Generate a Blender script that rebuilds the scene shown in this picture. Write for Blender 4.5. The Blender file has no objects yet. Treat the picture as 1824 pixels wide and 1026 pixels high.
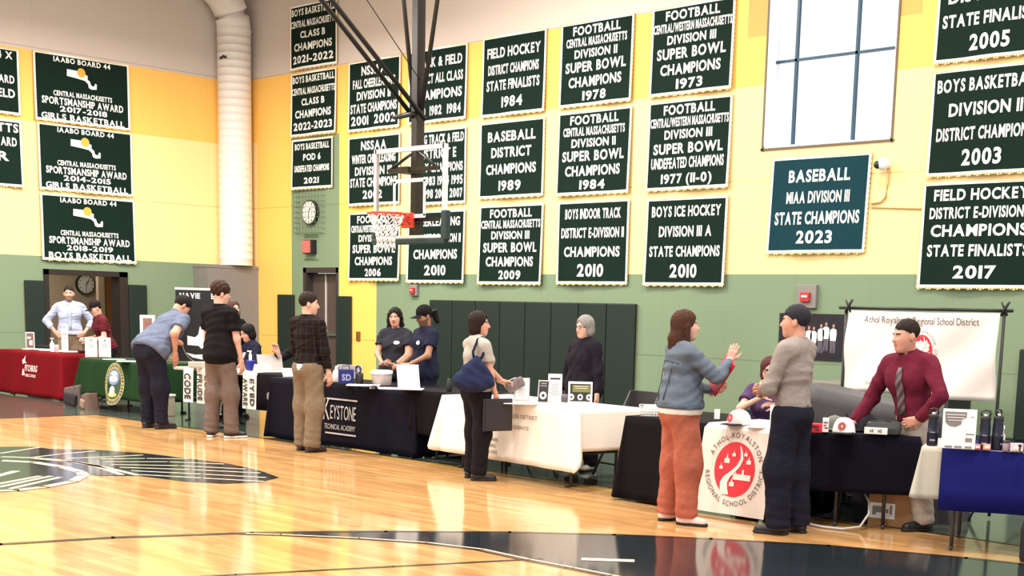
import bpy, bmesh, math, random
import numpy as np
from mathutils import Vector, Matrix
R = math.radians
random.seed(7)
scene = bpy.context.scene
COL = scene.collection
# ---------------------------------------------------------------- camera
EYE = 1.58
yaw, pitch, roll = R(-43.4517), R(-8.8415), R(-1.44977)
FPX, CXP, CYP = 2426.35, 981.79, 930.96
f0 = np.array([math.sin(yaw)*math.cos(pitch), math.cos(yaw)*math.cos(pitch), math.sin(pitch)])
r0 = np.array([math.cos(yaw), -math.sin(yaw), 0.0]); d0 = np.cross(f0, r0)
cr = math.cos(roll)*r0 + math.sin(roll)*d0
cd = np.cross(f0, cr)
cam = bpy.data.cameras.new('camera'); camo = bpy.data.objects.new('camera', cam); COL.objects.link(camo)
M = Matrix(((cr[0], -cd[0], -f0[0], 0), (cr[1], -cd[1], -f0[1], 0), (cr[2], -cd[2], -f0[2], EYE), (0, 0, 0, 1)))
camo.matrix_world = M
cam.sensor_width = 36; cam.lens = FPX*36/1824
cam.shift_x = -(CXP-912)/1824; cam.shift_y = (CYP-513)/1824      # the picture is the upper crop of a taller photograph
cam.clip_end = 200
scene.camera = camo
# ---------------------------------------------------------------- light
scene.view_settings.view_transform = 'Standard'
scene.view_settings.look = 'None'
scene.view_settings.gamma = 1.0
scene.view_settings.use_curve_mapping = False
scene.view_settings.exposure = 0.25
w = bpy.data.worlds.new('sky'); scene.world = w; w.use_nodes = True
w.node_tree.nodes['Background'].inputs[0].default_value = (0.93, 0.97, 1.0, 1)
w.node_tree.nodes['Background'].inputs[1].default_value = 1.25
def area_light(x, y, z, sx, sy, e, col=(1, .95, .87), aim=None, spread=math.pi):
    l = bpy.data.lights.new('ceiling_lamp', 'AREA'); l.shape = 'RECTANGLE'; l.size = sx; l.size_y = sy; l.energy = e; l.color = col; l.spread = spread
    o = bpy.data.objects.new('ceiling_lamp', l); COL.objects.link(o); o.location = (x, y, z)
    if aim is not None:
        o.rotation_euler = (Vector(aim)-Vector((x, y, z))).to_track_quat('-Z', 'Y').to_euler()
    return o
for lx, lz in ((-20.2, 6.6), (-15, 7.9), (-9, 8.6), (-3, 8.6)):
    for ly in (0, 6.5, 12.4):
        area_light(lx, ly, lz, 1.4, 1.4, 430 if lx > -14 else 560)
area_light(-26.3, 13.2, 2.7, .8, .8, 26, (1, .93, .8))            # lobby lamp behind the open door
# ---------------------------------------------------------------- survey helpers: photo pixel -> point on the floor / a wall-parallel plane
CP = np.array([0, 0, EYE])
def ray(px, py): return f0 + cr*(px-CXP)/FPX + cd*(py-CYP)/FPX
def G(px, py, z=0.0):
    v = ray(px, py); return CP + v*((z-EYE)/v[2])
def RW(px, py, y): v = ray(px, py); return CP + v*(y/v[1])
# ---------------------------------------------------------------- materials
def new_mat(name):
    m = bpy.data.materials.new(name); m.use_nodes = True
    nt = m.node_tree; b = nt.nodes['Principled BSDF']
    return m, nt, b
def N(nt, t, **kw):
    n = nt.nodes.new(t)
    for k, v in kw.items():
        if k in n.inputs: n.inputs[k].default_value = v
        else: setattr(n, k, v)
    return n
MATS = {}
def mat(name, col, rough=.6, metal=0.0, var=.08, scale=9.0, bump=0.0, bscale=60.0, bdist=.01, spec=.4, sheen=0.0, emit=0.0, alpha=1.0, trans=0.0):
    if name in MATS: return MATS[name]
    m, nt, b = new_mat(name)
    c = (col[0], col[1], col[2], 1)
    b.inputs['Roughness'].default_value = rough; b.inputs['Metallic'].default_value = metal
    b.inputs['Specular IOR Level'].default_value = spec
    if sheen: b.inputs['Sheen Weight'].default_value = sheen
    tc = N(nt, 'ShaderNodeTexCoord')
    if var:
        no = N(nt, 'ShaderNodeTexNoise', Scale=scale, Detail=3.0)
        nt.links.new(tc.outputs['Object'], no.inputs['Vector'])
        mx = N(nt, 'ShaderNodeMixRGB'); mx.inputs[1].default_value = tuple(v*(1-var) for v in c[:3])+(1,); mx.inputs[2].default_value = tuple(min(1, v*(1+var)) for v in c[:3])+(1,)
        nt.links.new(no.outputs['Fac'], mx.inputs[0]); nt.links.new(mx.outputs[0], b.inputs['Base Color'])
    else: b.inputs['Base Color'].default_value = c
    if bump:
        n2 = N(nt, 'ShaderNodeTexNoise', Scale=bscale, Detail=4.0)
        nt.links.new(tc.outputs['Object'], n2.inputs['Vector'])
        bp = N(nt, 'ShaderNodeBump', Strength=bump, Distance=bdist); nt.links.new(n2.outputs['Fac'], bp.inputs['Height']); nt.links.new(bp.outputs[0], b.inputs['Normal'])
    if emit: b.inputs['Emission Color'].default_value = c; b.inputs['Emission Strength'].default_value = emit
    if trans: b.inputs['Transmission Weight'].default_value = trans
    if alpha < 1: b.inputs['Alpha'].default_value = alpha
    MATS[name] = m; return m
def wall_paint(name, col, rough=.55):
    # painted masonry panels: thin joints in a large running pattern
    m, nt, b = new_mat(name)
    geo = N(nt, 'ShaderNodeNewGeometry'); sep = N(nt, 'ShaderNodeSeparateXYZ'); nt.links.new(geo.outputs['Position'], sep.inputs[0])
    def joint(out, period, off, wd):
        a = N(nt, 'ShaderNodeMath', operation='ADD'); a.inputs[1].default_value = off+200*period; nt.links.new(out, a.inputs[0])
        d = N(nt, 'ShaderNodeMath', operation='MODULO'); d.inputs[1].default_value = period; nt.links.new(a.outputs[0], d.inputs[0])
        l = N(nt, 'ShaderNodeMath', operation='LESS_THAN'); l.inputs[1].default_value = wd; nt.links.new(d.outputs[0], l.inputs[0])
        return l.outputs[0]
    jz = joint(sep.outputs['Z'], 2.59, -.92, .018)
    ad = N(nt, 'ShaderNodeMath', operation='ADD'); nt.links.new(sep.outputs['X'], ad.inputs[0]); nt.links.new(sep.outputs['Y'], ad.inputs[1])
    jx = joint(ad.outputs[0], 1.22, .55, .012)
    mxj = N(nt, 'ShaderNodeMath', operation='MAXIMUM'); nt.links.new(jz, mxj.inputs[0])
    jm = N(nt, 'ShaderNodeMath', operation='MULTIPLY'); jm.inputs[1].default_value = .3; nt.links.new(jx, jm.inputs[0]); nt.links.new(jm.outputs[0], mxj.inputs[1])
    no = N(nt, 'ShaderNodeTexNoise', Scale=.7, Detail=4.0); nt.links.new(geo.outputs['Position'], no.inputs['Vector'])
    m1 = N(nt, 'ShaderNodeMixRGB'); m1.inputs[1].default_value = tuple(v*.95 for v in col)+(1,); m1.inputs[2].default_value = tuple(min(1, v*1.05) for v in col)+(1,)
    nt.links.new(no.outputs['Fac'], m1.inputs[0])
    m2 = N(nt, 'ShaderNodeMixRGB'); m2.inputs[2].default_value = tuple(v*.72 for v in col)+(1,)
    nt.links.new(mxj.outputs[0], m2.inputs[0]); nt.links.new(m1.outputs[0], m2.inputs[1]); nt.links.new(m2.outputs[0], b.inputs['Base Color'])
    b.inputs['Roughness'].default_value = rough; b.inputs['Specular IOR Level'].default_value = .3
    return m
M_LY = wall_paint('pale_yellow_paint', (.88, .635, .29))
M_OY = wall_paint('golden_yellow_paint', (.90, .50, .115))
M_OR = wall_paint('orange_paint', (.74, .33, .09))
M_GR = wall_paint('sage_green_paint', (.175, .235, .145))
M_WH = wall_paint('white_paint', (.60, .51, .45))
def floor_mat():
    m, nt, b = new_mat('maple_floor')
    tc = N(nt, 'ShaderNodeNewGeometry')
    br = N(nt, 'ShaderNodeTexBrick', Scale=1.0); br.inputs['Brick Width'].default_value = 1.1; br.inputs['Row Height'].default_value = .075
    br.inputs['Mortar Size'].default_value = .0012; br.inputs['Color1'].default_value = (.50, .27, .105, 1); br.inputs['Color2'].default_value = (.64, .38, .165, 1); br.inputs['Mortar'].default_value = (.36, .19, .07, 1)
    br.offset = .37
    nt.links.new(tc.outputs['Position'], br.inputs['Vector'])
    mp = N(nt, 'ShaderNodeMapping'); mp.inputs['Scale'].default_value = (1.1, 5.5, 1); nt.links.new(tc.outputs['Position'], mp.inputs['Vector'])
    no = N(nt, 'ShaderNodeTexNoise', Scale=1.3, Detail=5.0); nt.links.new(mp.outputs[0], no.inputs['Vector'])
    rp = N(nt, 'ShaderNodeValToRGB'); rp.color_ramp.elements[0].position = .3; rp.color_ramp.elements[0].color = (.80, .76, .70, 1); rp.color_ramp.elements[1].position = .7; rp.color_ramp.elements[1].color = (1.12, 1.1, 1.06, 1)
    nt.links.new(no.outputs['Fac'], rp.inputs[0])
    mx = N(nt, 'ShaderNodeMixRGB', blend_type='MULTIPLY'); mx.inputs[0].default_value = 1
    nt.links.new(br.outputs['Color'], mx.inputs[1]); nt.links.new(rp.outputs[0], mx.inputs[2]); nt.links.new(mx.outputs[0], b.inputs['Base Color'])
    b.inputs['Roughness'].default_value = .10; b.inputs['Specular IOR Level'].default_value = .6
    n2 = N(nt, 'ShaderNodeTexNoise', Scale=2.2, Detail=2.0); nt.links.new(tc.outputs['Position'], n2.inputs['Vector'])
    bp = N(nt, 'ShaderNodeBump', Strength=.025, Distance=.02); nt.links.new(n2.outputs['Fac'], bp.inputs['Height']); nt.links.new(bp.outputs[0], b.inputs['Normal'])
    return m
M_FLOOR = floor_mat()
M_PAINT_DK = mat('dark_floor_paint', (.014, .019, .023), .10, var=.2, scale=2, spec=.55)
M_PAINT_PER = mat('perimeter_floor_paint', (.060, .082, .064), .09, var=.15, scale=2, spec=.6)
M_CREAM = mat('cream_floor_paint', (.80, .66, .44), .2, var=.05)
M_LINEY = mat('yellow_floor_line', (.78, .50, .06), .2, var=.05)
M_BLACKLINE = mat('black_floor_line', (.02, .014, .012), .2, var=.05)
# ---------------------------------------------------------------- mesh helpers
class MB:
    def __init__(s): s.v = []; s.f = []; s.m = []; s.sm = []
    def add(s, vs, fs, mi=0, smooth=False):
        b = len(s.v); s.v += [tuple(map(float, p)) for p in vs]
        for q in fs: s.f.append([i+b for i in q]); s.m.append(mi); s.sm.append(smooth)
        return s
    def box(s, c, d, rot=None, mi=0, bev=0.0):
        x, y, z = d[0]/2, d[1]/2, d[2]/2
        if bev > 0:
            bm = bmesh.new(); bmesh.ops.create_cube(bm, size=1)
            for v in bm.verts: v.co = Vector((v.co.x*d[0], v.co.y*d[1], v.co.z*d[2]))
            bmesh.ops.bevel(bm, geom=bm.edges[:], offset=min(bev, .49*min(d)), segments=2, affect='EDGES', profile=.6)
            bm.verts.index_update(); vs = [v.co.copy() for v in bm.verts]; fs = [[v.index for v in f.verts] for f in bm.faces]; bm.free()
        else:
            vs = [Vector(p) for p in ((-x, -y, -z), (x, -y, -z), (x, y, -z), (-x, y, -z), (-x, -y, z), (x, -y, z), (x, y, z), (-x, y, z))]
            fs = [(0, 3, 2, 1), (4, 5, 6, 7), (0, 1, 5, 4), (1, 2, 6, 5), (2, 3, 7, 6), (3, 0, 4, 7)]
        if rot is not None: vs = [rot @ v for v in vs]
        return s.add([(v[0]+c[0], v[1]+c[1], v[2]+c[2]) for v in vs], fs, mi)
    def cyl(s, a, b, r, r2=None, n=14, mi=0, caps=True):
        a = Vector(a); b = Vector(b); r2 = r if r2 is None else r2
        q = (b-a).to_track_quat('Z', 'Y'); L = (b-a).length
        vs = []
        for k in range(n):
            t = 2*math.pi*k/n; c_, s_ = math.cos(t), math.sin(t)
            vs.append(a + q @ Vector((r*c_, r*s_, 0))); vs.append(a + q @ Vector((r2*c_, r2*s_, L)))
        fs = [(2*k, 2*((k+1) % n), 2*((k+1) % n)+1, 2*k+1) for k in range(n)]
        s.add(vs, fs, mi, True)
        if caps:
            s.add([vs[2*k] for k in range(n)][::-1], [tuple(range(n))], mi); s.add([vs[2*k+1] for k in range(n)], [tuple(range(n))], mi)
        return s
    def tube(s, pts, r, n=8, mi=0):
        pts = [Vector(p) for p in pts]; rings = []
        for i, p in enumerate(pts):
            d = (pts[min(i+1, len(pts)-1)]-pts[max(i-1, 0)]).normalized()
            up = Vector((0, 0, 1)) if abs(d.z) < .95 else Vector((1, 0, 0))
            e1 = d.cross(up).normalized(); e2 = d.cross(e1)
            rr = r[i] if isinstance(r, (list, tuple)) else r
            rings.append([p + e1*rr*math.cos(2*math.pi*k/n) + e2*rr*math.sin(2*math.pi*k/n) for k in range(n)])
        vs = [v for g in rings for v in g]
        fs = [(i*n+k, i*n+(k+1) % n, (i+1)*n+(k+1) % n, (i+1)*n+k) for i in range(len(pts)-1) for k in range(n)]
        fs += [tuple(range(n))[::-1], tuple((len(pts)-1)*n+k for k in range(n))]
        return s.add(vs, fs, mi, True)
    def lathe(s, prof, c=(0, 0, 0), n=20, mi=0, sx=1, sy=1):
        vs = [(c[0]+r*sx*math.cos(2*math.pi*k/n), c[1]+r*sy*math.sin(2*math.pi*k/n), c[2]+z) for r, z in prof for k in range(n)]
        fs = [(i*n+k, i*n+(k+1) % n, (i+1)*n+(k+1) % n, (i+1)*n+k) for i in range(len(prof)-1) for k in range(n)]
        s.add(vs, fs, mi, True)
        s.add(vs[:n][::-1], [tuple(range(n))], mi); s.add(vs[-n:], [tuple(range(n))], mi)
        return s
    def prism(s, poly, o, ex, ey, ez, d, mi=0):
        o = Vector(o); ex = Vector(ex); ey = Vector(ey); ez = Vector(ez); n = len(poly)
        a = [o+ex*p[0]+ey*p[1] for p in poly]; b = [p+ez*d for p in a]
        s.add(a+b, [tuple(range(n))[::-1], tuple(range(n, 2*n))]+[(i, (i+1) % n, n+(i+1) % n, n+i) for i in range(n)], mi)
        return s
    def sphere(s, c, r, n=12, m=8, mi=0):
        r = (r, r, r) if not isinstance(r, (tuple, list)) else r
        vs = [(c[0], c[1], c[2]+r[2])]
        for i in range(1, m):
            t = math.pi*i/m
            for k in range(n): vs.append((c[0]+r[0]*math.sin(t)*math.cos(2*math.pi*k/n), c[1]+r[1]*math.sin(t)*math.sin(2*math.pi*k/n), c[2]+r[2]*math.cos(t)))
        vs.append((c[0], c[1], c[2]-r[2])); L = len(vs)-1
        fs = [(0, 1+k, 1+(k+1) % n) for k in range(n)]
        fs += [(1+(i-1)*n+k, 1+i*n+k, 1+i*n+(k+1) % n, 1+(i-1)*n+(k+1) % n) for i in range(1, m-1) for k in range(n)]
        fs += [(L, 1+(m-2)*n+(k+1) % n, 1+(m-2)*n+k) for k in range(n)]
        return s.add(vs, fs, mi, True)
    def build(s, name, mats, parent=None, loc=None, rotz=None):
        me = bpy.data.meshes.new(name); me.from_pydata(s.v, [], s.f); me.update()
        for m_ in (mats if isinstance(mats, (list, tuple)) else [mats]): me.materials.append(m_)
        me.polygons.foreach_set('material_index', s.m); me.polygons.foreach_set('use_smooth', s.sm)
        o = bpy.data.objects.new(name, me); COL.objects.link(o)
        if parent is not None: o.parent = parent
        if loc is not None: o.location = loc
        if rotz is not None: o.rotation_euler = (0, 0, rotz)
        return o
def tag(o, label, cat, group=None, kind=None):
    o['label'] = label; o['category'] = cat
    if group: o['group'] = group
    if kind: o['kind'] = kind
    return o
def thing(name, label, cat, loc=(0, 0, 0), rotz=0.0, group=None):
    o = bpy.data.objects.new(name, None); COL.objects.link(o); o.location = loc; o.rotation_euler = (0, 0, rotz); o.empty_display_size = .1
    return tag(o, label, cat, group)
def struct(o): o['kind'] = 'structure'; return o
# ---------------------------------------------------------------- lettering: one mesh per glyph, laid out by hand
GLYPHS = {}
def make_glyphs(chars):
    obs = []
    for off, key in ((.033, 'b'), (0.0, 'r')):
        for ch in chars:
            cu = bpy.data.curves.new('glyph', 'FONT'); cu.body = ch; cu.size = 1; cu.resolution_u = 3; cu.offset = off; cu.extrude = 0
            o = bpy.data.objects.new('glyph', cu); COL.objects.link(o); obs.append((key, ch, o))
    bpy.context.view_layer.update(); dg = bpy.context.evaluated_depsgraph_get()
    for key, ch, o in obs:
        e = o.evaluated_get(dg); me = e.to_mesh()
        v = [(p.co.x, p.co.y) for p in me.vertices]; f = [tuple(p.vertices) for p in me.polygons]
        e.to_mesh_clear()
        GLYPHS[key+ch] = (v, f)
    for key, ch, o in obs:
        cu = o.data; bpy.data.objects.remove(o); bpy.data.curves.remove(cu)
make_glyphs("ABCDEFGHIJKLMNOPQRSTUVWXYZ0123456789-/&()acdefghilnoprstuyR.")
def layout(s, bold=True, gap=.10):
    x = 0; out = []; k = 'b' if bold else 'r'
    for ch in s:
        if ch == ' ': x += .33; continue
        v, f = GLYPHS[k+ch]
        x0 = min(p[0] for p in v); x1 = max(p[0] for p in v)
        out.append((ch, x-x0, x+(x1-x0)/2)); x += (x1-x0)+gap
    return out, x-gap
def text(mb, s, cx, zb, wd, ht, bold=True, mi=0, fn=None, gap=.10, cap=.73):
    # upper-case line of width wd and cap height ht, base line at zb, in the local X/Z plane; fn maps (x, z) to a point
    lay, L = layout(s, bold, gap); k = 'b' if bold else 'r'; sx = wd/L; sz = ht/cap
    fn = fn or (lambda x, z: (x, 0, z))
    for ch, ox, _ in lay:
        v, f = GLYPHS[k+ch]
        mb.add([fn(cx-wd/2+(p[0]+ox)*sx, zb+p[1]*sz) for p in v], f, mi)
def text_arc(mb, s, c, rx, rz, a0, a1, ht, fn, bold=True, inward=False, mi=0, gap=.12, narrow=.9):
    lay, L = layout(s, bold, gap); k = 'b' if bold else 'r'; sz = ht/.73
    for ch, ox, mid in lay:
        a = R(a0+(a1-a0)*mid/L); px = c[0]+rx*math.cos(a); pz = c[1]+rz*math.sin(a)
        tx, tz = (-rx*math.sin(a), rz*math.cos(a)); l = math.hypot(tx, tz); tx /= l; tz /= l
        if a1 < a0: tx, tz = -tx, -tz
        nx, nz = -tz, tx
        v, f = GLYPHS[k+ch]; xm = mid-ox
        mb.add([fn(px+(p[0]-xm)*sz*narrow*tx+p[1]*sz*nx, pz+(p[0]-xm)*sz*narrow*tz+p[1]*sz*nz) for p in v], f, mi)
# ================================================================ the setting
DR, DL, CEIL = 16.65, -24.9, 9.5
def panel_wall(name, axis, plane, ub, zb, pick, thick, mats):
    # a wall as a grid of rectangles: pick(u, z) -> material index or None (opening)
    mb = MB()
    for i in range(len(ub)-1):
        for j in range(len(zb)-1):
            mi = pick((ub[i]+ub[i+1])/2, (zb[j]+zb[j+1])/2)
            if mi is None: continue
            if axis == 'x': mb.box(((ub[i]+ub[i+1])/2, plane+thick/2, (zb[j]+zb[j+1])/2), (ub[i+1]-ub[i], thick, zb[j+1]-zb[j]), mi=mi)
            else: mb.box((plane-thick/2, (ub[i]+ub[i+1])/2, (zb[j]+zb[j+1])/2), (thick, ub[i+1]-ub[i], zb[j+1]-zb[j]), mi=mi)
    return struct(mb.build(name, mats))
WM = [M_LY, M_OY, M_OR, M_GR, M_WH]
def pick_r(x, z):
    if -11.78 < x < -9.68 and 3.94 < z < 7.8: return None
    if -22.81 < x < -21.66 and z < 2.31: return None
    if z > 6.1: return 4
    if -23.19 < x < -21.63 and z < 4.84: return 3
    if x > -20.49 and z < 2.18: return 3
    if -12.13 < x < -9.36 and z > 5.52: return 2
    if z > 4.84 or -24.37 < x < -23.19 or -21.63 < x < -20.49: return 1
    return 0
panel_wall('wall_right', 'x', DR, [-25.2, -24.37, -23.19, -22.81, -21.66, -21.63, -20.49, -12.13, -11.78, -9.68, -9.36, 3], [0, 2.18, 2.31, 3.94, 4.84, 5.52, 6.1, 7.8, CEIL], pick_r, .3, WM)
def pick_l(y, z):
    if 12.22 < y < 13.95 and z < 2.12: return None
    if z > 6.06: return 4
    if z < 2.355: return 3
    return 1 if z > 4.79 else 0
panel_wall('wall_left', 'y', DL, [-12, 12.22, 13.95, DR], [0, 2.12, 2.355, 4.79, 6.06, CEIL], pick_l, .3, WM)
fl = MB().box((-11, 3, -.1), (29, 30, .2)).build('floor', [M_FLOOR]); struct(fl)
ce = MB().box((-11, 3, CEIL+.1), (29, 30, .2)).build('ceiling', [mat('ceiling_paint', (.55, .53, .5), .8)]); struct(ce)
# painted perimeter, lines, arc and crest on the floor
def decal(name, polys, m, z):
    mb = MB()
    for p in polys: mb.add([(q[0], q[1], z) for q in p], [tuple(range(len(p)))])
    o = mb.build(name, [m], fl); return o
decal('painted_border', [[(-24.9, -12), (-17.55, -12), (-17.55, 9.3), (-24.9, 9.3)], [(-24.9, 9.3), (3, 9.3), (3, DR), (-24.9, DR)]], M_PAINT_PER, .0015)
decal('boundary_line', [[(-17.6, 9.30), (3, 9.30), (3, 9.34), (-17.6, 9.34)], [(-17.57, -12), (-17.53, -12), (-17.53, 9.3), (-17.57, 9.3)]], M_BLACKLINE, .003)
decal('yellow_line', [[(-11.2, 9.16), (-5.3, 9.08), (-5.3, 9.12), (-11.2, 9.20)]], M_LINEY, .004)
def gp(pts): return [tuple(G(x, y)[:2]) for x, y in pts]
def strip(pts, wd):
    pts = [Vector(p).to_2d() if len(p) == 3 else Vector(p) for p in pts]; out = []
    for i in range(len(pts)-1):
        d = (pts[i+1]-pts[i]).normalized(); n = Vector((-d.y, d.x))*wd/2
        out.append([pts[i]-n-d*wd*.2, pts[i+1]-n+d*wd*.2, pts[i+1]+n+d*wd*.2, pts[i]+n-d*wd*.2])
    return out
arc = [(-8.7, 3.2), (-8.62, 3.5), (-8.53, 3.84), (-8.33, 4.52), (-7.93, 5.35), (-7.41, 6.12), (-6.85, 6.8), (-6.31, 7.32), (-5.76, 7.74), (-5.06, 8.17), (-4.19, 8.5), (-3.4, 8.7), (-2.4, 8.8)]
decal('painted_arc', strip(arc, .06), M_BLACKLINE, .004)
kup = gp([(440, 948), (600, 946), (700, 946), (800, 946.5), (912, 948), (1100, 952), (1240, 958), (1480, 972), (1720, 995), (1900, 1012)]); klo = gp([(1500, 1100), (1200, 1047), (1089, 1025), (1022, 1012), (943, 997), (860, 979), (760, 967), (640, 959), (500, 953), (440, 951)])
for k in range(len(kup)-1): decal('painted_key', [[kup[k], kup[k+1], klo[-2-k], klo[-1-k]]], M_PAINT_DK, .003) if False else None
decal('painted_key', [kup+klo], M_PAINT_DK, .003)
decal('key_edge_line', strip(klo, .03), M_CREAM, .0045); decal('key_under_line', strip([(p[0]-.02, p[1]-.05) for p in klo], .025), M_BLACKLINE, .0042)
decal('lane_line', strip([(-7.2, 3.4), (-6.74, 4.43), (-6.36, 5.31), (-5.97, 6.22)], .03), M_BLACKLINE, .004)
decal('key_tick', strip([(-5.78, 6.42), (-5.55, 6.62)], .09), M_CREAM, .005)
wing = gp([(-200, 800), (0, 796), (60, 796), (90, 800), (180, 802), (260, 808), (335, 817), (400, 825), (440, 833), (470, 841), (497, 851), (465, 859), (400, 862), (330, 858), (250, 848), (180, 848), (100, 838), (0, 822), (-200, 812)])
decal('painted_crest', [wing], M_PAINT_DK, .0025)
fea = []
for pl in ([(-60, 812), (0, 808), (72, 797)], [(60, 815), (110, 809), (168, 804)], [(120, 817), (200, 814), (253, 811)], [(180, 818), (260, 817), (333, 818)], [(190, 823), (300, 823), (398, 827)], [(200, 828), (320, 830), (436, 836)], [(215, 833), (340, 837), (462, 843)], [(235, 839), (360, 845), (472, 851)], [(250, 846), (360, 852), (468, 858)]):
    fea += strip(gp(pl), .045)
for pl in ([(-60, 811), (0, 814), (60, 816), (110, 820), (170, 830), (216, 846)], [(60, 817), (140, 824), (200, 836), (246, 847)]): fea += strip(gp(pl), .065)
decal('crest_feather_lines', fea, M_CREAM, .0035)
ov = [(-120, 820), (0, 821), (60, 824), (110, 832), (143, 841), (150, 847), (130, 858), (80, 868), (30, 874), (-60, 877), (-160, 875)]
decal('crest_oval', [gp(ov)], M_PAINT_DK, .004)
decal('crest_oval_lines', strip(gp(ov+[ov[0]]), .10)+strip(gp([(-10, 850), (28, 840)]), .08)+strip(gp([(-20, 866), (70, 849)]), .06)+strip(gp([(0, 868), (90, 849)]), .06)+strip(gp([(20, 871), (106, 851)]), .06), M_CREAM, .0048)
# baseboards
M_BASE = mat('dark_rubber_base', (.03, .035, .032), .5)
struct(MB().box((DL+.008, 0.1, .06), (.016, 24.2, .12)).build('baseboard_left', [M_BASE]))
struct(MB().box((-8.4, DR-.008, .06), (24.0, .016, .12)).build('baseboard_right', [M_BASE]))
# window
wn = struct(bpy.data.objects.new('window_1', None)); COL.objects.link(wn)
M_WFR = mat('blue_window_frame', (.015, .055, .10), .4); M_JAMB = mat('white_window_jamb', (.95, .95, .94), .5)
mb = MB(); x0, x1, z0, z1 = -11.78, -9.68, 3.94, 7.8; yb = DR+.26
for (c, d) in (((x0+.02, DR+.14, (z0+z1)/2), (.04, .3, z1-z0)), ((x1-.02, DR+.14, (z0+z1)/2), (.04, .3, z1-z0)), (((x0+x1)/2, DR+.14, z0+.02), (x1-x0, .3, .04)), (((x0+x1)/2, DR+.14, z1-.02), (x1-x0, .3, .04))): mb.box(c, d)
mb.build('window_jamb', [M_JAMB], wn)
mb = MB()
for xx in (-11.40, -10.42): mb.box((xx, DR+.2, (z0+z1)/2), (.04, .05, z1-z0))
for zz in (5.17, 6.6): mb.box(((x0+x1)/2, DR+.2, zz), (x1-x0, .05, .035))
mb.build('window_mullion', [M_WFR], wn)
mb = MB()
for (c, d) in (((x0+.01, DR-.004, (z0+z1)/2), (.03, .03, z1-z0+.05)), ((x1-.01, DR-.004, (z0+z1)/2), (.03, .03, z1-z0+.05)), (((x0+x1)/2, DR-.004, z0), (x1-x0+.05, .03, .03))): mb.box(c, d)
mb.build('window_trim', [mat('dark_trim', (.12, .09, .06), .5)], wn)
gm, nt, b = new_mat('window_glass'); b.inputs['Transmission Weight'].default_value = 1; b.inputs['Roughness'].default_value = .02; b.inputs['IOR'].default_value = 1.02; b.inputs['Base Color'].default_value = (1, 1, 1, 1)
MB().box(((x0+x1)/2, DR+.2, (z0+z1)/2), (x1-x0, .012, z1-z0)).build('window_pane', [gm], wn)
# doorway in the left wall, with the lobby behind
M_DFR = mat('dark_bronze_door_frame', (.022, .015, .013), .4); M_TAN = mat('tan_lobby_paint', (.46, .36, .25), .7); M_WOODD = mat('brown_wood_door', (.33, .15, .05), .45, var=.25, scale=4)
mb = MB()
for (c, d) in (((DL-.14, 12.27, 1.06), (.34, .10, 2.12)), ((DL-.14, 13.86, 1.06), (.34, .18, 2.12)), ((DL-.14, 13.08, 2.07), (.34, 1.73, .10))): mb.box(c, d)
dr = struct(mb.build('door_1', [M_DFR]))
mb = MB().box((DL-.55, 12.34, 1.01), (.9, .045, 2.02)); lf = mb.build('door_leaf', [mat('green_grey_door', (.07, .09, .06), .5)], dr)
MB().box((DL-.6, 12.38, 1.02), (.5, .04, .06)).build('push_bar', [mat('steel', (.5, .5, .5), .3, metal=1)], lf)
lobby = MB()
lobby.box((-27.9, 13.1, 1.35), (.1, 6, 2.7)); lobby.box((-26.5, 16.0, 1.35), (2.7, .1, 2.7)); lobby.box((-26.5, 10.4, 1.35), (2.7, .1, 2.7)); lobby.box((-26.5, 13.2, 2.85), (2.8, 5.8, .1))
struct(lobby.build('wall_lobby', [M_TAN]))
struct(MB().box((-26.5, 13.2, -.04), (2.9, 5.8, .08)).build('floor_lobby', [mat('lobby_floor', (.32, .27, .2), .4)]))
d3 = struct(MB().box((-27.80, 15.19, 1.05), (.08, .40, 2.1)).build('door_2', [M_WOODD]))
mb = MB(); mb.box((-27.78, 14.96, 1.08), (.12, .07, 2.16)); mb.box((-27.78, 15.42, 1.08), (.12, .07, 2.16)); mb.box((-27.78, 15.19, 2.13), (.12, .5, .07)); mb.build('door_frame', [M_TAN], d3)
mb = MB(); mb.tube([(-27.72, 15.06, 1.0), (-27.70, 15.10, 1.0), (-27.70, 15.17, 1.0)], .012); mb.build('door_handle', [mat('steel', (.5, .5, .5), .3, metal=1)], d3)
struct(MB().box((-26.55, 14.25, 1.2), (.1, .12, 2.4)).build('trim_1', [M_TAN]))
# brown double door in the right wall
M_BRD = mat('brown_metal_door', (.075, .05, .042), .45)
d2 = MB()
for (c, d) in (((-22.76, DR+.15, 1.155), (.10, .3, 2.31)), ((-21.70, DR+.15, 1.155), (.08, .3, 2.31)), ((-22.235, DR+.15, 2.26), (1.15, .3, .10))): d2.box(c, d)
d2 = struct(d2.build('door_3', [mat('door_frame_brown', (.035, .025, .024), .5)]))
for c, w_ in ((-22.49, .44), (-22.0, .52)):
    le = MB().box((c, DR+.2, 1.1), (w_, .05, 2.2)).build('door_leaf', [M_BRD], d2)
    MB().box((c, DR+.15, 1.0), (w_*.8, .05, .05)).build('push_bar', [mat('steel', (.5, .5, .5), .3, metal=1)], le)
MB().box((-22.265, DR+.17, 1.1), (.025, .05, 2.2)).build('door_astragal', [mat('pale_metal', (.55, .5, .45), .4)], d2)
# grey casing in the corner below the duct
mb = MB(); mb.box((DL+.27, 16.04, 1.165), (.54, 1.21, 2.33)); mb.box((DL+.27, 16.04, 2.30), (.56, 1.23, .05))
struct(mb.build('trim_2', [mat('grey_casing', (.20, .18, .17), .45)]))
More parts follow.
